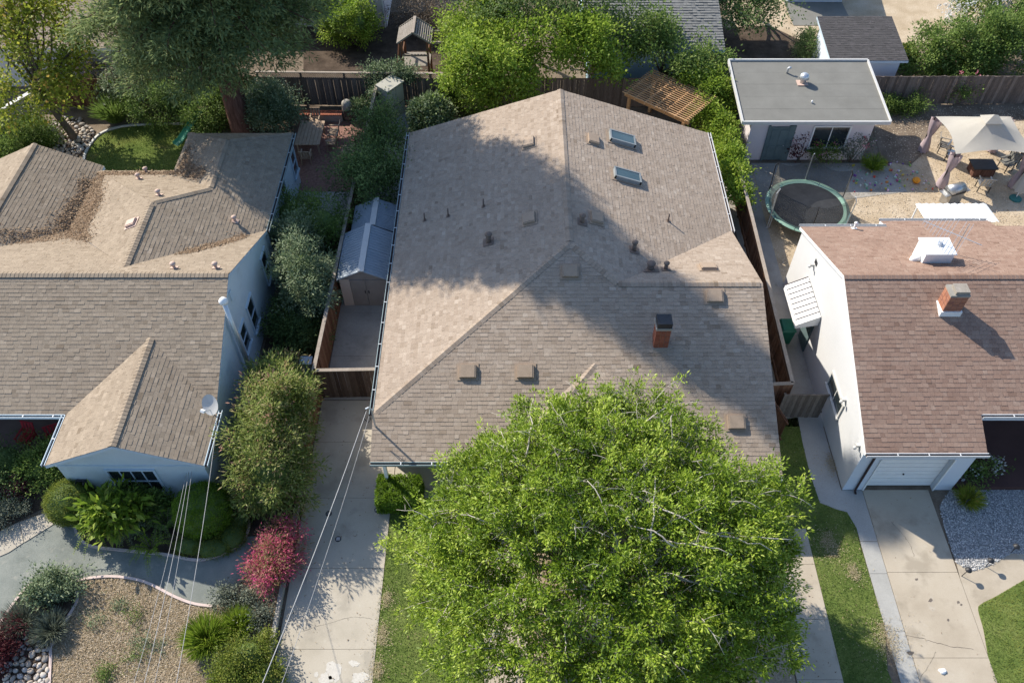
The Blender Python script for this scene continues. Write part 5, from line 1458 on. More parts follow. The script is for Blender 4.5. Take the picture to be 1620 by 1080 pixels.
# gazebo
gz = thing('gazebo', 'cream canvas gazebo with tied mauve curtains in the pebble yard', 'gazebo', (23.8, 35, 0))
gx0, gx1, gy0, gy1, gzc, gzp = 21.9, 25.8, 33.5, 36.6, 2.15, 3.25
gc = Vector(((gx0 + gx1) / 2, (gy0 + gy1) / 2, gzp)); tp_ = .38
cor = [Vector((gx0, gy0, gzc)), Vector((gx1, gy0, gzc)), Vector((gx1, gy1, gzc)), Vector((gx0, gy1, gzc))]
for i in range(4):
    a, b = cor[i], cor[(i + 1) % 4]; V = []; F = []; n, m_ = 12, 7
    for j in range(m_ + 1):
        v = j / m_
        for k in range(n + 1):
            u = k / n; e = a.lerp(b, u); top = gc + Vector(((a.lerp(b, u) - gc).x * .17, (a.lerp(b, u) - gc).y * .17, -.22))
            p = e.lerp(top, v); p.z += -.16 * math.sin(math.pi * u) * (1 - v) * 0 - .22 * math.sin(math.pi * v) * (0.35 + abs(u - .5)) + .12 * math.sin(math.pi * u) * (1 - v)
            q = Vector((gc.x, gc.y, 0)) - Vector((e.x, e.y, 0)); q.normalize()
            p += q * .18 * math.sin(math.pi * u) * (1 - v) ** 2
            V.append(p)
    for j in range(m_):
        for k in range(n): F.append((j * (n + 1) + k, j * (n + 1) + k + 1, (j + 1) * (n + 1) + k + 1, (j + 1) * (n + 1) + k))
    MB().add(V, F).build('canopy_panel', M['canvas'], gz, True)
    ta = [gc + Vector(((c.x - gc.x) * .24, (c.y - gc.y) * .24, -.18)) for c in (a, b)]
    MB().add([ta[0], ta[1], gc + Vector((0, 0, .12))], [(0, 1, 2)]).build('top_vent', M['canvas'], gz)
    MB().tube([(a.x, a.y, 0), (a.x, a.y, gzc)], .04, 7).build('leg', M['black'], gz)
    # gathered curtain tied in the middle
    V = []; F = []
    for j, (r_, z) in enumerate(((.26, 2.05), (.24, 1.7), (.17, 1.3), (.09, 1.0), (.16, .7), (.22, .35), (.24, .05))):
        for k in range(14):
            an_ = 2 * math.pi * k / 14; rr = r_ * (1 + .22 * (1 if k % 2 else -1))
            V.append(Vector((a.x + (gc.x - a.x) * .05 + rr * math.cos(an_), a.y + (gc.y - a.y) * .05 + rr * math.sin(an_), z)))
    for j in range(6):
        for k in range(14): F.append((j * 14 + k, j * 14 + (k + 1) % 14, (j + 1) * 14 + (k + 1) % 14, (j + 1) * 14 + k))
    MB().add(V, F).build('curtain', M['curtain'], gz, True)
def at(px, py): p = G(px, py); return (p.x, p.y, .012)
tb = thing('fire_table', 'dark square table under the gazebo front edge', 'table', at(1550, 275))
x, y, _ = at(1550, 275)
MB().box(x - .62, x + .62, y - .35, y + .5, .52, .58).build('table_top', M['black'], tb)
MB().box(x - .55, x + .55, y - .29, y + .44, .02, .52).build('base', M['bark_red'], tb)
for px, py, rz, m, lb in ((1490, 240, 1.2, 'oldwood', 'pale cushioned patio chair beside the left gazebo curtain'), (1503, 254, 0.9, 'steel', 'grey metal chair between the two gazebo curtains'), (1552, 300, 3.0, 'steel', 'patio chair with light seat in front of the dark table'),
                         (1588, 268, -1.2, 'roll_roof', 'dark lounge chair right of the dark table'), (1600, 258, -2.0, 'black', 'black framed chair at the right under the gazebo')):
    chair('patio_chair', lb, 'chair', at(px, py), rz, m, .6, 'patio chairs by the gazebo')
g0 = Vector(at(1500, 322))
gr = thing('barbecue', 'steel barbecue grill with curved lid beside the gazebo', 'grill', g0, None, 0.35); ORG[gr.name] = Vector()
MB().box(-.4, .4, -.28, .28, .05, .78).build('cart', M['steel'], gr)
MB().box(-.75, -.42, -.26, .26, .80, .84).build('side_shelf', M['steel'], gr)
MB().box(.42, .75, -.26, .26, .80, .84).build('side_shelf', M['steel'], gr)
MB().box(-.42, .42, -.3, .3, .79, .90).build('firebox', M['black'], gr)
V = []; F = []
for j in range(9):
    a = math.pi * j / 8
    V += [(-.42, -.3 * math.cos(a), .90 + .3 * math.sin(a)), (.42, -.3 * math.cos(a), .90 + .3 * math.sin(a))]
for j in range(8): F.append((j * 2, j * 2 + 1, j * 2 + 3, j * 2 + 2))
F += [tuple(range(0, 18, 2)), tuple(range(17, 0, -2))]
MB().add(V, F).build('lid', M['steel'], gr, True)
MB().tube([(-.3, -.36, 1.0), (.3, -.36, 1.0)], .02, 7).build('handle', M['black'], gr)
for x in (-.35, .35):
    MB().lathe((x, -.25, 0), [(.04, 0), (.04, .06)], 8).build('wheel', M['black'], gr)
u0 = Vector(at(1606, 315))
um = thing('folded_parasol', 'folded beige parasol leaning at the right edge', 'parasol', u0)
V = []; F = []; ax = Vector((.22, .35, 1)).normalized(); nn = 16
for j, (r_, l_) in enumerate(((.06, 2.35), (.12, 2.0), (.2, 1.4), (.3, .75), (.34, .5))):
    c = u0 + ax * l_
    for k in range(nn):
        a = 2 * math.pi * k / nn; rr = r_ * (1.15 if k % 2 else .8)
        V.append(c + Vector((rr * math.cos(a), rr * math.sin(a), 0)))
for j in range(4):
    for k in range(nn): F.append((j * nn + k, j * nn + (k + 1) % nn, (j + 1) * nn + (k + 1) % nn, (j + 1) * nn + k))
MB().add(V, F).build('canopy', M['canvas'], um, True)
MB().tube([u0, u0 + ax * 2.45], .025, 7).build('pole', M['galv'], um)
MB().lathe(u0, [(.3, 0), (.3, .06), (.08, .12)], 14).build('base', M['teal'], um)
p = at(1448, 289); tag(MB().ball((p[0], p[1], .16), (.2, .2, .16), 12, 8).build('toy_ball', M['orange_toy'], None, True, (p[0], p[1], 0)), 'orange ball lying on the shaded patio', 'ball')
toys = MB(); poly = gs([(1345, 262), (1440, 255), (1478, 300), (1350, 305)])
for q in sample_poly(poly, 90):
    s_ = random.uniform(.03, .09); toys.obox((q[0], q[1], .02 + s_ / 2), (s_ * random.uniform(.8, 1.8), s_, s_), Matrix.Rotation(random.uniform(0, 3), 3, 'Z'), random.random())
tag(toys.build('scattered_toys', M['toy']), 'small coloured toys strewn over the patio beside the trampoline', 'toys', None, 'stuff')
# green bin
b0 = Vector((11.75, 23.3, .012))
wb = thing('wheelie_bin', 'green lidded bin between right fence and awning', 'bin', b0)
MB().hexa([b0 + Vector(q) for q in ((-.22, -.25, .05), (.22, -.25, .05), (.22, .25, .05), (-.22, .25, .05), (-.28, -.32, .95), (.28, -.32, .95), (.28, .32, .95), (-.28, .32, .95))]).build('body', M['bin_green'], wb)
MB().hexa([b0 + Vector(q) for q in ((-.31, -.37, .95), (.31, -.37, .95), (.31, .36, .95), (-.31, .36, .95), (-.25, -.3, 1.03), (.25, -.3, 1.03), (.25, .33, 1.06), (-.25, .33, 1.06))]).build('lid', M['bin_green'], wb)
for x in (-.25, .25):
    MB().tube([b0 + Vector((x, .3, .1)), b0 + Vector((x + .05, .3, .1))], .1, 10).build('wheel', M['black'], wb)
# small electric box by the fence end
p = G(485, 573, .6)
eb = thing('utility_box', 'pale green utility box beside the fence end', 'box', (p.x, p.y, 0))
MB().box(p.x - .22, p.x + .22, p.y - .18, p.y + .18, 0, .7).build('body', M['wall_sky'], eb)
MB().box(p.x - .25, p.x + .25, p.y - .21, p.y + .21, .7, .75).build('lid', M['trim_blue'], eb)
# path lamps
def lamp(label, px, py, lean):
    p = G(px, py)
    t = thing('path_lamp', label, 'lamp', (p.x, p.y, .014), 'path lamps by the gravel'); ORG[t.name] = Vector()
    tp2 = Vector((lean[0], lean[1], .42))
    MB().tube([(0, 0, -.05), tp2], .014, 7).build('stake', M['black'], t)
    MB().lathe(tp2, [(.05, -.04), (.075, 0), (.075, .05)], 12).build('lens', M['trim_grey'], t, True)
    MB().lathe(tp2, [(.12, .04), (.11, .06), (.05, .11), (.015, .13)], 14).build('cap', M['black'], t, True)
lamp('solar path lamp leaning at the driveway joint', 1520.7, 911, (.07, .02))
lamp('middle solar path lamp of the three by the pale gravel', 1559, 896, (.0, .02))
lamp('solar path lamp nearest the right edge', 1599, 874, (.0, .02))
p = G(1490, 1062)
tag(MB().ball((p.x, p.y, .06), (.13, .1, .05), 8, 5, .25).build('paper_scrap', M['white'], None, False, (p.x, p.y, 0)), 'crumpled white paper lying on the garage driveway', 'paper')
# ================================================================ OVERHEAD CABLES
def cable(label, a, b, sag, r=.016):
    a, b = Vector(a), Vector(b); pts = []
    for i in range(15):
        t_ = i / 14; q = a.lerp(b, t_); q.z -= sag * 4 * t_ * (1 - t_); pts.append(q)
    tag(MB().tube(pts, r, 6).build('overhead_cable', M['cable'], None, True, a), label, 'cable', 'overhead cables')
cable('thick twisted service cable running from the mast over the driveway', mp + Vector((-.18, -.05, 1.05)), G(380, 1165, 7.0), .25, .014)
cable('thin cable beside the thick service cable over the driveway', mp + Vector((-.12, -.05, .75)), G(415, 1165, 6.4), .3, .007)
wa = Vector((-11.0, 15.2, 2.62))
cable('leftmost of the four cables leaving the left house', wa + Vector((-.5, 0, -.15)), G(185, 1170, 6.2), .25, .006)
cable('second from left of the four cables leaving the left house', wa + Vector((-.4, 0, -.1)), G(205, 1170, 6.4), .25, .008)
cable('third from left of the four cables leaving the left house', wa + Vector((-.28, 0, -.05)), G(225, 1170, 6.5), .25, .006)
cable('rightmost of the four cables leaving the left house eave', (-10.78, 17.3, 2.85), G(262, 1170, 6.7), .25, .008)
# ================================================================ BIG FRONT TREE
def front_tree():
    base = Vector((3.0, 10.6, 0)); t = thing('front_tree', 'large leafy tree with pale bare twigs in front of the middle house', 'tree', base)
    c = Vector((2.74, 11.05, 4.75)); RX, RY, RZ = 4.98, 4.65, 3.05
    fork = base + Vector((.1, .2, 2.3))
    tr = MB(); tr.tube([base - Vector((0, 0, .1)), base + Vector((0, 0, .4)), base + Vector((.1, .05, 1.4)), fork], [.42, .33, .28, .3], 12)
    tr.build('trunk', M['bark_pale'], t, True)
    lb = MB(); T = []; D = []; TB = []
    def ell(th, ph, k):
        return c + Vector((RX * math.cos(th) * math.cos(ph), RY * math.sin(th) * math.cos(ph), RZ * math.sin(ph))) * k
    # limbs and secondary branches
    sec = []
    nL = 13
    for i in range(nL):
        th = 2 * math.pi * i / nL + random.uniform(-.2, .2)
        ph = (0.15, .55, .95)[i % 3] + random.uniform(-.12, .12)
        L1 = limb(lb, fork, ell(th, ph, .6), .15, .07, .55, 6, 7, .15)
        for s_ in range(7):
            e = ell(th + random.uniform(-.5, .5), ph + random.uniform(-.5, .45), random.uniform(.78, .92))
            L2 = limb(lb, L1[random.choice((2, 3, 4, 5, 5))], e, .05, .02, random.uniform(.1, .4), 6, 6, .18)
            sec += L2[2:]
    # leaf clumps, kept apart so that dark gaps stay between them
    pts = []
    for _ in range(9000):
        th = random.uniform(0, 2 * math.pi); ph = math.asin(random.uniform(-.5, 1))
        lob = 1 + .16 * noise.noise((math.cos(th) * 2.6, math.sin(th) * 2.6, ph * 2.6 + 5))
        k = lob * random.choice((1.08, 1.02, .98, .93, .84, .74))
        p = ell(th, ph, k)
        dq = (p - c).normalized()
        if dq.z < .05 and dq.x < -.25 and dq.y < -.5: continue
        if any((p - q[0]).length < .64 for q in pts): continue
        pts.append((p, (p - c).normalized()))
        if len(pts) > 460: break
    for p, d in pts:
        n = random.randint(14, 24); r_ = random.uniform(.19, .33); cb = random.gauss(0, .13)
        near = min(sec, key=lambda q: (q - p).length_squared)
        L3 = limb(lb, near, p + d * .1, .02, .007, .08, 5, 5, .16)
        for k in range(n):
            q = p + Vector((random.gauss(0, r_), random.gauss(0, r_), random.gauss(0, r_ * .8)))
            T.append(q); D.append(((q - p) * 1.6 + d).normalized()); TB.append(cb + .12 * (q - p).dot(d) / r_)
            if k < 3: limb(lb, L3[-2], q, .008, .004, .03, 3, 4, .2)
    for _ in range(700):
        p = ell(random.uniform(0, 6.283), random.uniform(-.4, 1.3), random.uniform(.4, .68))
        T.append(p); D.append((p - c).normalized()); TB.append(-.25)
    # bare twigs arching out of the upper crown
    for i in range(480):
        p, d = random.choice(pts)
        if d.z < .15 or (d.y < -.1 and i % 4): continue
        e = Vector((random.gauss(0, 1), random.gauss(0, 1), random.gauss(.1, .25))).normalized()
        a = p - d * .25; L4 = limb(lb, a, p + d * .16 + e * random.uniform(.35, 1.0), .015, .005, .22, 6, 4, .1)
        for q in L4[2:5]:
            limb(lb, q, q + Vector((random.gauss(0, .2), random.gauss(0, .2), random.gauss(0, .12))), .006, .003, .03, 3, 3, .1)
    for i in range(20):
        p, d = random.choice([k for k in pts if k[1].z > .3 and k[1].y > -.35])
        e = Vector((d.x + random.gauss(0, .5), d.y + random.gauss(0, .5), random.gauss(.05, .15))).normalized()
        limb(lb, p - e * random.uniform(.6, 1.2) - d * .15, p + e * random.uniform(.4, 1.0) + d * .1, .03, .01, .22, 7, 6, .12)
    lb.build('limb', M['bark_pale'], t, True)['kind'] = 'stuff'
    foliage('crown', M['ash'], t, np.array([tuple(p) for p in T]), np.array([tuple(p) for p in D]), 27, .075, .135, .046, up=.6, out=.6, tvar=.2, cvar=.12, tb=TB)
front_tree()

# ================================================================ REDWOOD
def redwood():
    base = Vector((-14.7, 37.9, 0)); t = thing('redwood_tree', 'huge dark conifer with red trunk behind the left house', 'tree', base)
    top = 28.6
    MB().tube([base - Vector((0, 0, .1)), base + Vector((0, 0, .5)), base + Vector((0, 0, 3)), base + Vector((-.1, 0, 10)), base + Vector((.3, .45, top))], [.85, .66, .56, .42, .05], 14).build('trunk', M['bark_red'], t, True)
    lb = MB(); C = []; D = []
    z = 6.2
    while z < top - .3:
        k = max(0, (z - 6.0) / (top - 6.0))
        Rm = 6.2 * (1 - k) ** .72 + .15
        if z < 7.2: Rm *= .8
        if k > .45: Rm *= 1 - .3 * (k - .45) / .55
        nb = 11 if k < .6 else 8
        a0 = random.uniform(0, 6.28)
        for i in range(nb):
            a = a0 + 2 * math.pi * i / nb + random.uniform(-.25, .25)
            Rr = Rm * random.uniform(.78, 1.08)
            d = Vector((math.cos(a), math.sin(a), 0))
            p0 = base + Vector((-.1 + .4 * k, .45 * k, z)); tip = p0 + d * Rr + Vector((0, 0, -.10 * Rr + random.uniform(-.3, .3)))
            pts = limb(lb, p0, tip, .07 * (1 - k) + .02, .015, .25, 5, 5, .08)
            n = max(3, int(Rr * 3.4)); sd2 = Vector((-d.y, d.x, 0))
            for j in range(n):
                u = .22 + .78 * (j + random.random()) / n
                q = p0.lerp(tip, u) + Vector((0, 0, .25 * math.sin(math.pi * u)))
                wv_ = (.7 * (1.1 - u) + .5) * min(1, Rm / 4.2)
                for s in range(3):
                    C.append(q + sd2 * random.uniform(-wv_, wv_) + Vector((0, 0, random.uniform(-.35, .12)))); D.append(d)
        z += .62 + .15 * random.random()
    lb.build('limb', M['bark_red'], t, True)
    foliage('crown', M['redwood'], t, np.array([tuple(p) for p in C]), np.array([tuple(p) for p in D]), 28, .28, .30, .075, up=.8, out=.5, flat=.45, cvar=.22, tvar=.15, bend=.02)
redwood()

def B(px, py, z, rx, ry, rz):
    p = G(px, py, z); return (p.x, p.y, z, rx, ry, rz)
# ================================================================ OTHER TREES
tree('deciduous_tree', 'yellow green tree with orange tinted leaves at the upper left', (-23.9, 37.6, 0), 2.6,
     [B(60, 70, 5.0, 2.6, 2.4, 2.2), B(25, 25, 6, 2.4, 2.2, 2), B(115, 100, 4.2, 1.7, 1.6, 1.4), B(30, 140, 3.6, 1.9, 1.7, 1.3), B(100, 30, 5.6, 1.7, 1.6, 1.6), B(75, 150, 2.8, 1.3, 1.2, .9)],
     430, 22, .25, .14, 'autumn', 'bark', .2, .30, 18, lean=(-.9, .3), shell=.35, cvar=.2)
tree('deciduous_tree', 'bright green tree left of the ridge behind the middle house', (-.6, 41.3, 0), 1.9,
     [B(790, 88, 4.0, 2.5, 2.0, 2.0), B(745, 95, 3.4, 1.6, 1.5, 1.4), B(840, 110, 3.2, 1.6, 1.4, 1.4), B(780, 135, 2.6, 2.0, 1.2, 1.2)],
     640, 30, .2, .11, 'lime', 'bark', .16, .24, 12, cvar=.16)
tree('deciduous_tree', 'green tree with bare stem right of the roof ridge', (4.35, 40.9, 0), 2.0,
     [B(930, 80, 3.8, 1.7, 1.6, 1.5), B(905, 55, 4.2, 1.5, 1.4, 1.4), B(960, 95, 3.3, 1.2, 1.2, 1.0)],
     400, 28, .19, .11, 'lime', 'bark_pale', .13, .24, 10, cvar=.2)
tree('deciduous_tree', 'dark green tree with orange leaf tips above the pergola', (8.4, 41.6, 0), 1.5,
     [B(1040, 75, 3.0, 1.9, 1.5, 1.5), B(1090, 110, 2.6, 1.5, 1.2, 1.3), B(1010, 60, 3.3, 1.4, 1.3, 1.3), B(1120, 95, 2.3, 1.1, 1.1, 1.0)],
     480, 26, .18, .1, 'mid', 'bark', .14, .25, 10, cvar=.26)
tree('deciduous_tree', 'shaded deep green tree at the top edge behind the bright tree', (1.0, 45.5, 0), 2.2,
     [B(870, 20, 4.5, 2.6, 2.2, 2.2), B(800, 10, 4.6, 2.4, 2.2, 2.2), B(940, 10, 4.6, 2.2, 2.0, 2.0)],
     560, 26, .19, .1, 'dark', 'bark', .16, .28, 10)
tree('deciduous_tree', 'light green tree at the top edge left of the grey roof', (-2.6, 45.5, 0), 2.0,
     [B(745, 30, 3.8, 1.9, 1.7, 1.8), B(770, 10, 4.6, 1.8, 1.7, 1.7)], 480, 26, .17, .1, 'lime', 'bark', .13, .25, 8)
tree('deciduous_tree', 'dark tree at the top edge right of the grey roof', (14.5, 51, 0), 1.8, [B(1185, 8, 2.6, 2.0, 1.6, 1.5), B(1160, -10, 3, 1.8, 1.6, 1.5)], 380, 24, .17, .1, 'dark', 'bark', .14, .25, 6)
tree('small_tree', 'dark citrus tree between brick patio and middle house', (-7.0, 36.7, 0), 0.9, [B(605, 205, 2.0, 1.3, 1.2, 1.3), B(590, 235, 1.5, 1.1, 1.0, 1.0)], 460, 22, .13, .07, 'dark', 'bark', .08, .18, 8)
tree('small_tree', 'rounded dark green citrus tree above the garden sheds', (-7.6, 32.2, 0), 1.0, [B(578, 285, 2.0, 1.75, 1.6, 1.4), B(600, 270, 2.1, 1.2, 1.2, 1.1)], 620, 22, .13, .07, 'dark', 'bark', .09, .2, 8, cvar=.26)
# ================================================================ SHRUBS
S = shrub
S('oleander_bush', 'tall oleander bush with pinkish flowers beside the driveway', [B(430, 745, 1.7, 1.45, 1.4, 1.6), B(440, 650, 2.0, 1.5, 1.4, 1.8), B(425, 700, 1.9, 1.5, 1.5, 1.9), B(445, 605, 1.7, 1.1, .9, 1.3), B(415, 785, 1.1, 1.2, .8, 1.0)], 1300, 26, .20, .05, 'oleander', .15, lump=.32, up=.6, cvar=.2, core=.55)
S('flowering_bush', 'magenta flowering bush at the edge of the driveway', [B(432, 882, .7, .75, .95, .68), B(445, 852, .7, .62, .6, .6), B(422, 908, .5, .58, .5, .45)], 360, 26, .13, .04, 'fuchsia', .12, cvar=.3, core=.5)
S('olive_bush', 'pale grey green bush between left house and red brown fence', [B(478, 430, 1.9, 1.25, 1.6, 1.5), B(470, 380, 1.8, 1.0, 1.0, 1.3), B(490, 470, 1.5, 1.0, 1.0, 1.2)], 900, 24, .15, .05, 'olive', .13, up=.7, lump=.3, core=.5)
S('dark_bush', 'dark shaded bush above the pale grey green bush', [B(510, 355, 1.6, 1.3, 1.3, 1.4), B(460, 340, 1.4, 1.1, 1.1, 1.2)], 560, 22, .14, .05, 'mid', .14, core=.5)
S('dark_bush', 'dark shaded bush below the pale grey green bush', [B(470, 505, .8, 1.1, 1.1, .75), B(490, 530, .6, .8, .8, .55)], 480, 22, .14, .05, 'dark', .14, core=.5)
S('topiary_ball', 'clipped round topiary half in sun at the porch corner', [B(112, 793, .72, .88, .86, .76)], 1100, 14, .055, .03, 'topiary', .045, shell=.93, lump=.05, core=.93, stems=0)
S('topiary_ball', 'large shaded round topiary under the right eave', [B(321, 806, .9, 1.02, .98, .95)], 1300, 14, .055, .03, 'hedge', .045, shell=.93, lump=.05, core=.93, stems=0)
S('low_hedge', 'low clipped hedge curving below the large topiary', [B(300, 862, .2, .6, .4, .26), B(335, 866, .2, .7, .4, .28), B(368, 848, .2, .5, .55, .28), B(378, 822, .2, .4, .5, .26)], 560, 14, .06, .03, 'topiary', .06, shell=.8, lump=.1, core=.85, stems=0)
def frond_plant(name, label, px, py, h, L, n, m, wl=.16, droop=.55, group=None, cat='fern', segs=9):
    """arching fronds with leaflets along both sides"""
    p = G(px, py); t = thing(name, label, cat, p, group)
    pos = []; dr = []; nr = []; ln = []; st = MB()
    for i in range(n):
        a = 2 * math.pi * i / n + random.uniform(-.3, .3); l = L * random.uniform(.7, 1.1); d = Vector((math.cos(a), math.sin(a), 0)); s_ = Vector((-d.y, d.x, 0))
        prev = None; pp = []
        for j in range(segs + 1):
            u = j / segs
            q = p + Vector((0, 0, .1 + h * random.uniform(.95, 1.05) * min(1, u * 2.2) ** .6)) + d * l * u - Vector((0, 0, droop * l * u * u))
            pp.append(q)
            if j:
                for sg in (1, -1):
                    for k_ in (0, .5):
                        pos.append(tuple(q.lerp(pp[-2], k_))); dr.append(tuple((s_ * sg + d * .55 + Vector((0, 0, -.15))).normalized())); nr.append((0, 0, 1)); ln.append(wl * (1.15 - u * .8) * random.uniform(.8, 1.2))
        st.tube(pp, [.012 - .009 * j / segs for j in range(segs + 1)], 4)
    ln = np.array(ln); V, F = rhombs(np.array(pos), unit(np.array(dr) + rng.normal(0, .15, (len(pos), 3))), unit(np.array(nr) + rng.normal(0, .25, (len(pos), 3))), ln, ln * .28)
    tt = np.clip(rng.normal(.5, .2, len(pos)), 0, 1)
    link('frond', np_mesh('frond', V - np.array(p), F, M[m], tt), t)['kind'] = 'stuff'
    st.build('stem', M['bark'], t)
frond_plant('fern', 'sunlit yellow green fern nearest the crushed stone path', 170, 848, 1.0, 1.1, 20, 'fern')
frond_plant('fern', 'large bright green fern in the middle of the soil bed', 205, 830, 1.2, 1.2, 24, 'fern')
frond_plant('fern', 'fern drooping over the path below the grey gable', 243, 872, .6, .95, 16, 'fern')
frond_plant('fern', 'dark green fern under the front window', 222, 805, 1.2, 1.2, 24, 'mid')
frond_plant('fern', 'fern with browned fronds between the other ferns', 215, 845, .7, .9, 16, 'olive')
frond_plant('fern', 'dark fern beside the large topiary', 268, 835, .8, .95, 18, 'mid')
S('leafy_shrub', 'dark leafy shrub standing against the front window', [B(205, 800, .7, .7, .5, .75), B(235, 800, .6, .6, .45, .6)], 240, 20, .16, .07, 'mid', .14, cvar=.2)
S('broadleaf_plant', 'tall sunlit broad leaved plant left in the soil bed', [B(175, 800, 1.25, .85, .7, .6), B(160, 815, 1.0, .6, .6, .5), B(195, 812, 1.2, .6, .55, .5)], 90, 9, .42, .15, 'fern', .16, up=.9, cvar=.2, stems=10)
S('porch_shrub', 'brownish green shrub in front of the left porch', [B(65, 738, .8, .9, .8, .8), B(80, 720, .8, .6, .6, .7)], 420, 22, .1, .05, 'mid', .12, core=.5)
S('porch_shrub', 'dark shrub at the left edge before the porch', [B(10, 725, .8, 1.0, .9, .9), B(-20, 750, .8, 1.0, .9, .8)], 380, 22, .1, .05, 'dark', .12, core=.5)
S('blue_shrub', 'blue green ground cover at the left edge above the entry walk', [B(8, 812, .3, .7, .6, .35), B(-15, 800, .35, .8, .7, .4)], 320, 18, .08, .035, 'silver', .1)
S('red_flowers', 'small clump of red flowers beside the entry walk', [B(26, 772, .3, .35, .3, .3)], 90, 16, .08, .05, 'fuchsia', .08)
S('low_shrub', 'green low shrub in the small curbed bed', [B(82, 928, .4, .7, .55, .45)], 300, 22, .11, .05, 'olive', .1, core=.5)
def tuft(name, label, px, py, r, h, n, m, lean=.55, w=.022, group=None, cat='grass clump'):
    p = G(px, py); t = thing(name, label, cat, p, group)
    a = rng.uniform(0, 2 * np.pi, n); rr = r * .35 * np.sqrt(rng.uniform(0, 1, n))
    pos = np.c_[p.x + rr * np.cos(a), p.y + rr * np.sin(a), np.zeros(n)]
    sp = rng.uniform(.1, 1.0, n) * lean * 1.6
    d = unit(np.c_[np.cos(a) * sp, np.sin(a) * sp, np.ones(n)])
    L = h * rng.uniform(.7, 1.15, n)
    m1 = pos + d * (L * .55)[:, None]
    d2 = unit(d + np.c_[np.cos(a) * sp * .9, np.sin(a) * sp * .9, np.full(n, -.25)])
    V1, F1 = rhombs(pos, d, unit(rng.normal(0, 1, (n, 3))), L * .62, w)
    V2, F2 = rhombs(m1, d2, unit(rng.normal(0, 1, (n, 3))), L * .6, w)
    tt = np.clip(rng.normal(.5, .2, n * 2), 0, 1)
    link('blade', np_mesh('blade', np.concatenate([V1, V2]) - np.array(p), np.concatenate([F1, F2 + len(V1)]), M[m], tt), t)
tuft('grass_clump', 'silvery grass clump left of the two in the curbed bed', 40, 985, .8, .65, 1100, 'silver')
tuft('grass_clump', 'silvery grass clump right of the two in the curbed bed', 84, 998, .75, .6, 1000, 'silver')
tuft('grass_clump', 'large bright green grass clump in the mulch bed', 330, 1015, .8, .8, 1900, 'fern', .5)
tuft('grass_clump', 'smaller green grass clump beside the large one', 378, 992, .65, .6, 1200, 'fern', .5)
tuft('grass_clump', 'green grass clump at the bottom edge of the mulch bed', 358, 1085, .6, .5, 900, 'fern', .5)
tuft('grass_clump', 'dry golden grass clump at the corner of the garage', 1530, 792, .6, .5, 700, 'autumn', .7)
tuft('grass_clump', 'yellow green spiky clump before the cottage', 1380, 265, .8, .6, 700, 'fern', .7)
tuft('grass_clump', 'dark tall grass under the conifer behind the stone bed', 185, 190, 1.2, 1.2, 1400, 'mid', .4, .03)
S('bush', 'yellow green rounded bush at the bottom edge by the driveway', [B(392, 1040, .6, .85, .8, .65), B(370, 1060, .5, .6, .6, .5), B(415, 1065, .5, .6, .6, .5)], 560, 24, .085, .045, 'topiary', .1, core=.6)
S('silver_shrub', 'small grey green shrub at the tip of the mulch bed', [B(355, 945, .22, .28, .25, .22)], 90, 18, .09, .04, 'silver', .09)
S('silver_shrub', 'small grey green shrub next to the magenta bush', [B(390, 945, .2, .24, .22, .2)], 70, 18, .09, .04, 'silver', .09)
S('silver_shrub', 'grey green low shrub between grass clump and driveway', [B(412, 975, .2, .3, .34, .2)], 90, 18, .09, .04, 'silver', .09)
S('maroon_bush', 'dark red bush at the left edge above the river stones', [B(6, 1005, .45, .5, .5, .45), B(-8, 1035, .4, .5, .5, .4)], 260, 20, .09, .04, 'maroon', .1)
for i, (px, py) in enumerate(((212, 974), (215, 1036), (163, 1066), (171, 1058), (150, 985), (250, 1020), (190, 958), (225, 1012))):
    S('weed', ['tiny green weed in the upper middle of the mulch bed', 'tiny green weed low in the middle of the mulch bed', 'tiny weed left of its twin at the bottom of the mulch', 'tiny weed right of its twin at the bottom of the mulch',
               'sparse weed near the curb loop in the mulch', 'sparse weed right of centre in the mulch', 'sparse weed nearest the long curb', 'sparse weed just above the lowest middle weed'][i],
      [B(px, py, .06, .17 if i < 4 else .25, .17, .09)], 26, 10, .06, .03, 'olive' if i > 3 else 'mid', .05, stems=0, group='weeds in the mulch bed', cat='weed')
# hedge block
def hedge(label, x0, x1, y0, y1, h, n, m='hedge', L=.075):
    t = thing('box_hedge', label, 'hedge', ((x0 + x1) / 2, (y0 + y1) / 2, 0))
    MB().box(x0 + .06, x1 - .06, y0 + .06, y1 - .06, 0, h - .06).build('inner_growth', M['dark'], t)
    A = [(x1 - x0) * (y1 - y0), (x1 - x0) * h, (x1 - x0) * h, (y1 - y0) * h, (y1 - y0) * h]; A = np.array(A) / sum(A)
    f = rng.choice(5, n, p=A); u, v = rng.uniform(0, 1, n), rng.uniform(0, 1, n); P = np.zeros((n, 3)); D = np.zeros((n, 3))
    for k in range(5):
        s_ = f == k
        if k == 0: P[s_] = np.c_[x0 + (x1 - x0) * u, y0 + (y1 - y0) * v, np.full(n, h)][s_]; D[s_] = (0, 0, 1)
        elif k < 3: P[s_] = np.c_[x0 + (x1 - x0) * u, np.full(n, y0 if k == 1 else y1), h * v][s_]; D[s_] = (0, -1 if k == 1 else 1, 0)
        else: P[s_] = np.c_[np.full(n, x0 if k == 3 else x1), y0 + (y1 - y0) * u, h * v][s_]; D[s_] = (-1 if k == 3 else 1, 0, 0)
    foliage('foliage', M[m], t, P, D, 14, .028, L, L * .55, up=.4, out=.6)
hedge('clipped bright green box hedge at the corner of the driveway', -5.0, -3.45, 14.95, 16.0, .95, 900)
hedge('yellowish clipped hedge beyond the blue grey shed', 22.4, 24.0, 44.6, 45.6, .9, 500, 'topiary', .1)
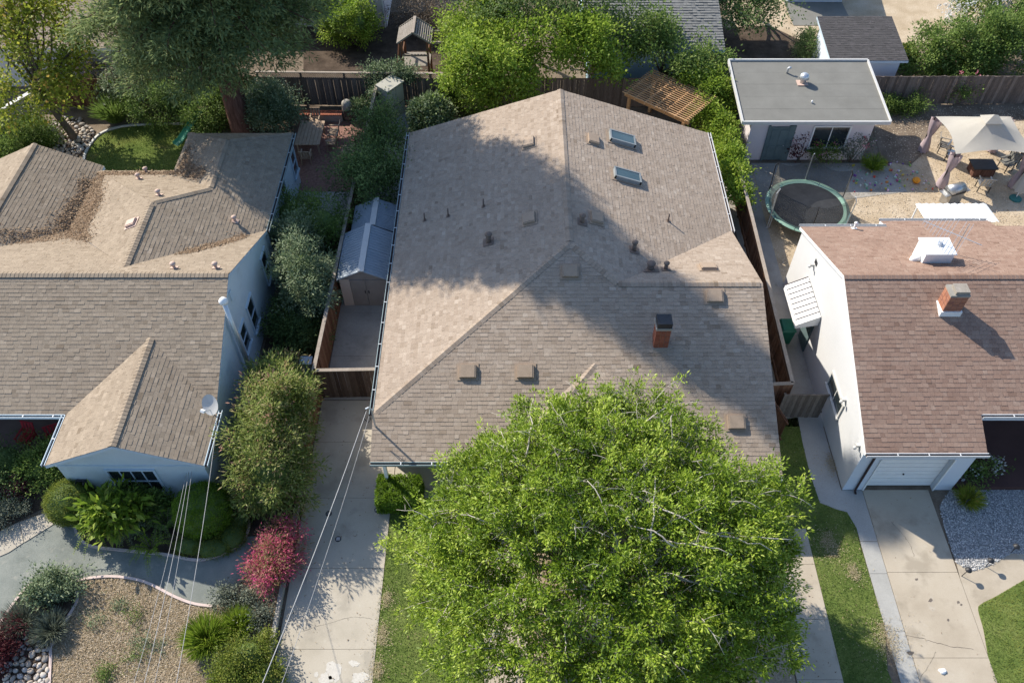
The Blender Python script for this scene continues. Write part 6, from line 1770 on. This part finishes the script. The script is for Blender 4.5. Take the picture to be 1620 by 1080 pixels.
S('variegated_bush', 'round pale variegated bush behind the middle house', [B(683, 184, 1.0, 1.15, 1.05, 1.0)], 560, 16, .2, .09, 'variegated', .12, shell=.75, lump=.1, core=.72)
S('camellia_bush', 'rounded glossy bush right of the conifer trunk', [B(430, 172, 1.4, 1.45, 1.3, 1.4)], 700, 18, .15, .08, 'olive', .14, shell=.6, lump=.15, core=.6, tvar=.22)
S('lime_bush', 'bright lime green bush beyond the fence at the top', [B(552, 35, 1.5, 1.7, 1.5, 1.5), B(530, 25, 1.5, 1.0, 1.0, 1.3)], 600, 22, .17, .08, 'lime', .16, lump=.15, core=.6)
S('dry_bush', 'pinkish brown twiggy bush at the top edge behind the play tower', [B(665, 20, 1.2, 1.9, 1.2, 1.2), B(705, 40, 1.0, 1.2, .9, .9)], 520, 18, .12, .05, 'dry', .16, stems=20)
for i, (px, py, r_, m, lb) in enumerate(((178, 120, 1.5, 'dry', 'dry brownish bush left of the conifer'), (205, 140, 1.3, 'olive', 'pale green bush left of the conifer'), (250, 165, 1.3, 'mid', 'mid green bush behind the back lawn'), (325, 185, 1.0, 'mid', 'leafy bush behind the green slide'),
        (348, 168, 1.2, 'mid', 'bush at the left foot of the conifer trunk'), (55, 215, .9, 'mid', 'green shrub between wall and stone bed'), (25, 232, .8, 'mid', 'shrub at the foot of the beige wall'), (290, 150, 1.4, 'dark', 'dark bush under the conifer'))):
    S('garden_bush', lb, [B(px, py, r_ * .8, r_ * 1.2, r_, r_ * .85)], 330, 20, .14, .06, m, .15, cvar=.24, group='bushes behind the back lawn')
S('climbing_vine', 'leafy vine over the fence above the tall cabinet', [B(600, 118, 1.9, .8, .45, .45), B(625, 112, 2.05, .9, .35, .3), B(588, 140, 1.5, .4, .8, .4), B(640, 117, 2.0, .7, .3, .25)], 340, 18, .13, .08, 'olive', .13, cat='vine')
S('potted_palm', 'spiky pale plant at the patio corner', [B(570, 172, .5, .5, .4, .4)], 60, 14, .35, .05, 'variegated', .06, cat='plant')
vb = []
for i, (px, py, z, r_) in enumerate(((1105, 130, 2.2, 1.1), (1130, 150, 1.9, 1.0), (1118, 180, 1.6, .8), (1140, 200, 1.7, .75), (1150, 225, 1.7, .6), (1157, 250, 1.6, .62), (1160, 275, 1.6, .6), (1168, 300, 1.6, .5), (1176, 325, 1.5, .4), (1135, 170, 1.2, .9))):
    vb.append(B(px, py, z, r_ * .9, r_, r_ * .95))
S('climbing_vine', 'long bright green vine covering the right fence by the cottage', vb, 1300, 22, .16, .09, 'lime', .15, cat='vine', lump=.3, stems=10)
S('large_shrub', 'big leafy shrub with pale blossoms behind the right fence', [B(1490, 75, 1.6, 1.8, 1.6, 1.5), B(1550, 70, 1.7, 2.0, 1.8, 1.6), B(1600, 60, 1.8, 1.8, 1.8, 1.7), B(1460, 95, 1.1, 1.3, 1.0, 1.0), B(1530, 100, 1.1, 1.8, 1.0, 1.0)], 1300, 22, .18, .09, 'mid', .17, cvar=.24, lump=.3)
S('blossom_bush', 'white blossoming bush at the upper right corner', [B(1560, 15, 1.4, 1.8, 1.2, 1.2), B(1600, 5, 1.6, 1.8, 1.3, 1.3)], 420, 18, .16, .09, 'mid', .16)
C_, D_ = crown_points([B(1545, 12, 1.5, 1.9, 1.3, 1.3)], 160, .9)
foliage('blossom', M['petal_white'], bpy.data.objects['blossom_bush'], C_, D_, 8, .1, .14, .12)
def rose(label, px, py, r_, h, m, bm, nb):
    p = G(px, py)
    S('rose_bush', label, [(p.x, p.y, h * .6, r_, r_ * .7, h * .45)], 120 if h > 1 else 45, 12, .12, .07, m, .12, group='rose bushes', stems=9)
    o = [q for q in bpy.data.objects if q.name.startswith('rose_bush')][-1]
    C, D = crown_points([(p.x, p.y, h * .7, r_, r_ * .7, h * .4)], nb, .85, zmin=.1)
    foliage('blossom', M[bm], o, C, D, 9, .05, .09, .08)
rose('pink rose bush with dark leaves left of the cottage window', 1262, 252, .8, 1.5, 'maroon', 'petal', 7)
rose('pink rose bush below the middle of the cottage window', 1298, 256, .7, 1.1, 'mid', 'petal', 8)
rose('pale leaved rose bush at the right corner of the cottage', 1345, 256, .9, 1.6, 'silver', 'petal', 6)
rose('white rose bush beside the brown porch deck', 1560, 748, .7, .6, 'mid', 'petal_white', 12)
rose('white rose bush at the garage corner in the gravel', 1530, 757, .4, .45, 'mid', 'petal_white', 4)
rose('pink rose climbing at the dark fence behind the gazebo', 1515, 160, .9, 1.7, 'mid', 'petal', 5)
S('ground_shrub', 'low green shrub at the foot of the dark right fence', [B(1430, 165, .4, 1.2, .6, .45), B(1405, 168, .4, .8, .5, .4)], 260, 20, .11, .06, 'mid', .12)
S('ground_shrub', 'dark bush behind the flat roofed cottage near the blue grey shed', [B(1280, 75, .8, .8, 1.2, .8)], 260, 20, .13, .06, 'dark', .14)
S('potted_bush', 'dark bush below the trees behind the variegated bush', [B(760, 160, .9, 1.3, .7, .9), B(720, 150, .8, .7, .6, .7)], 360, 20, .13, .07, 'mid', .14)
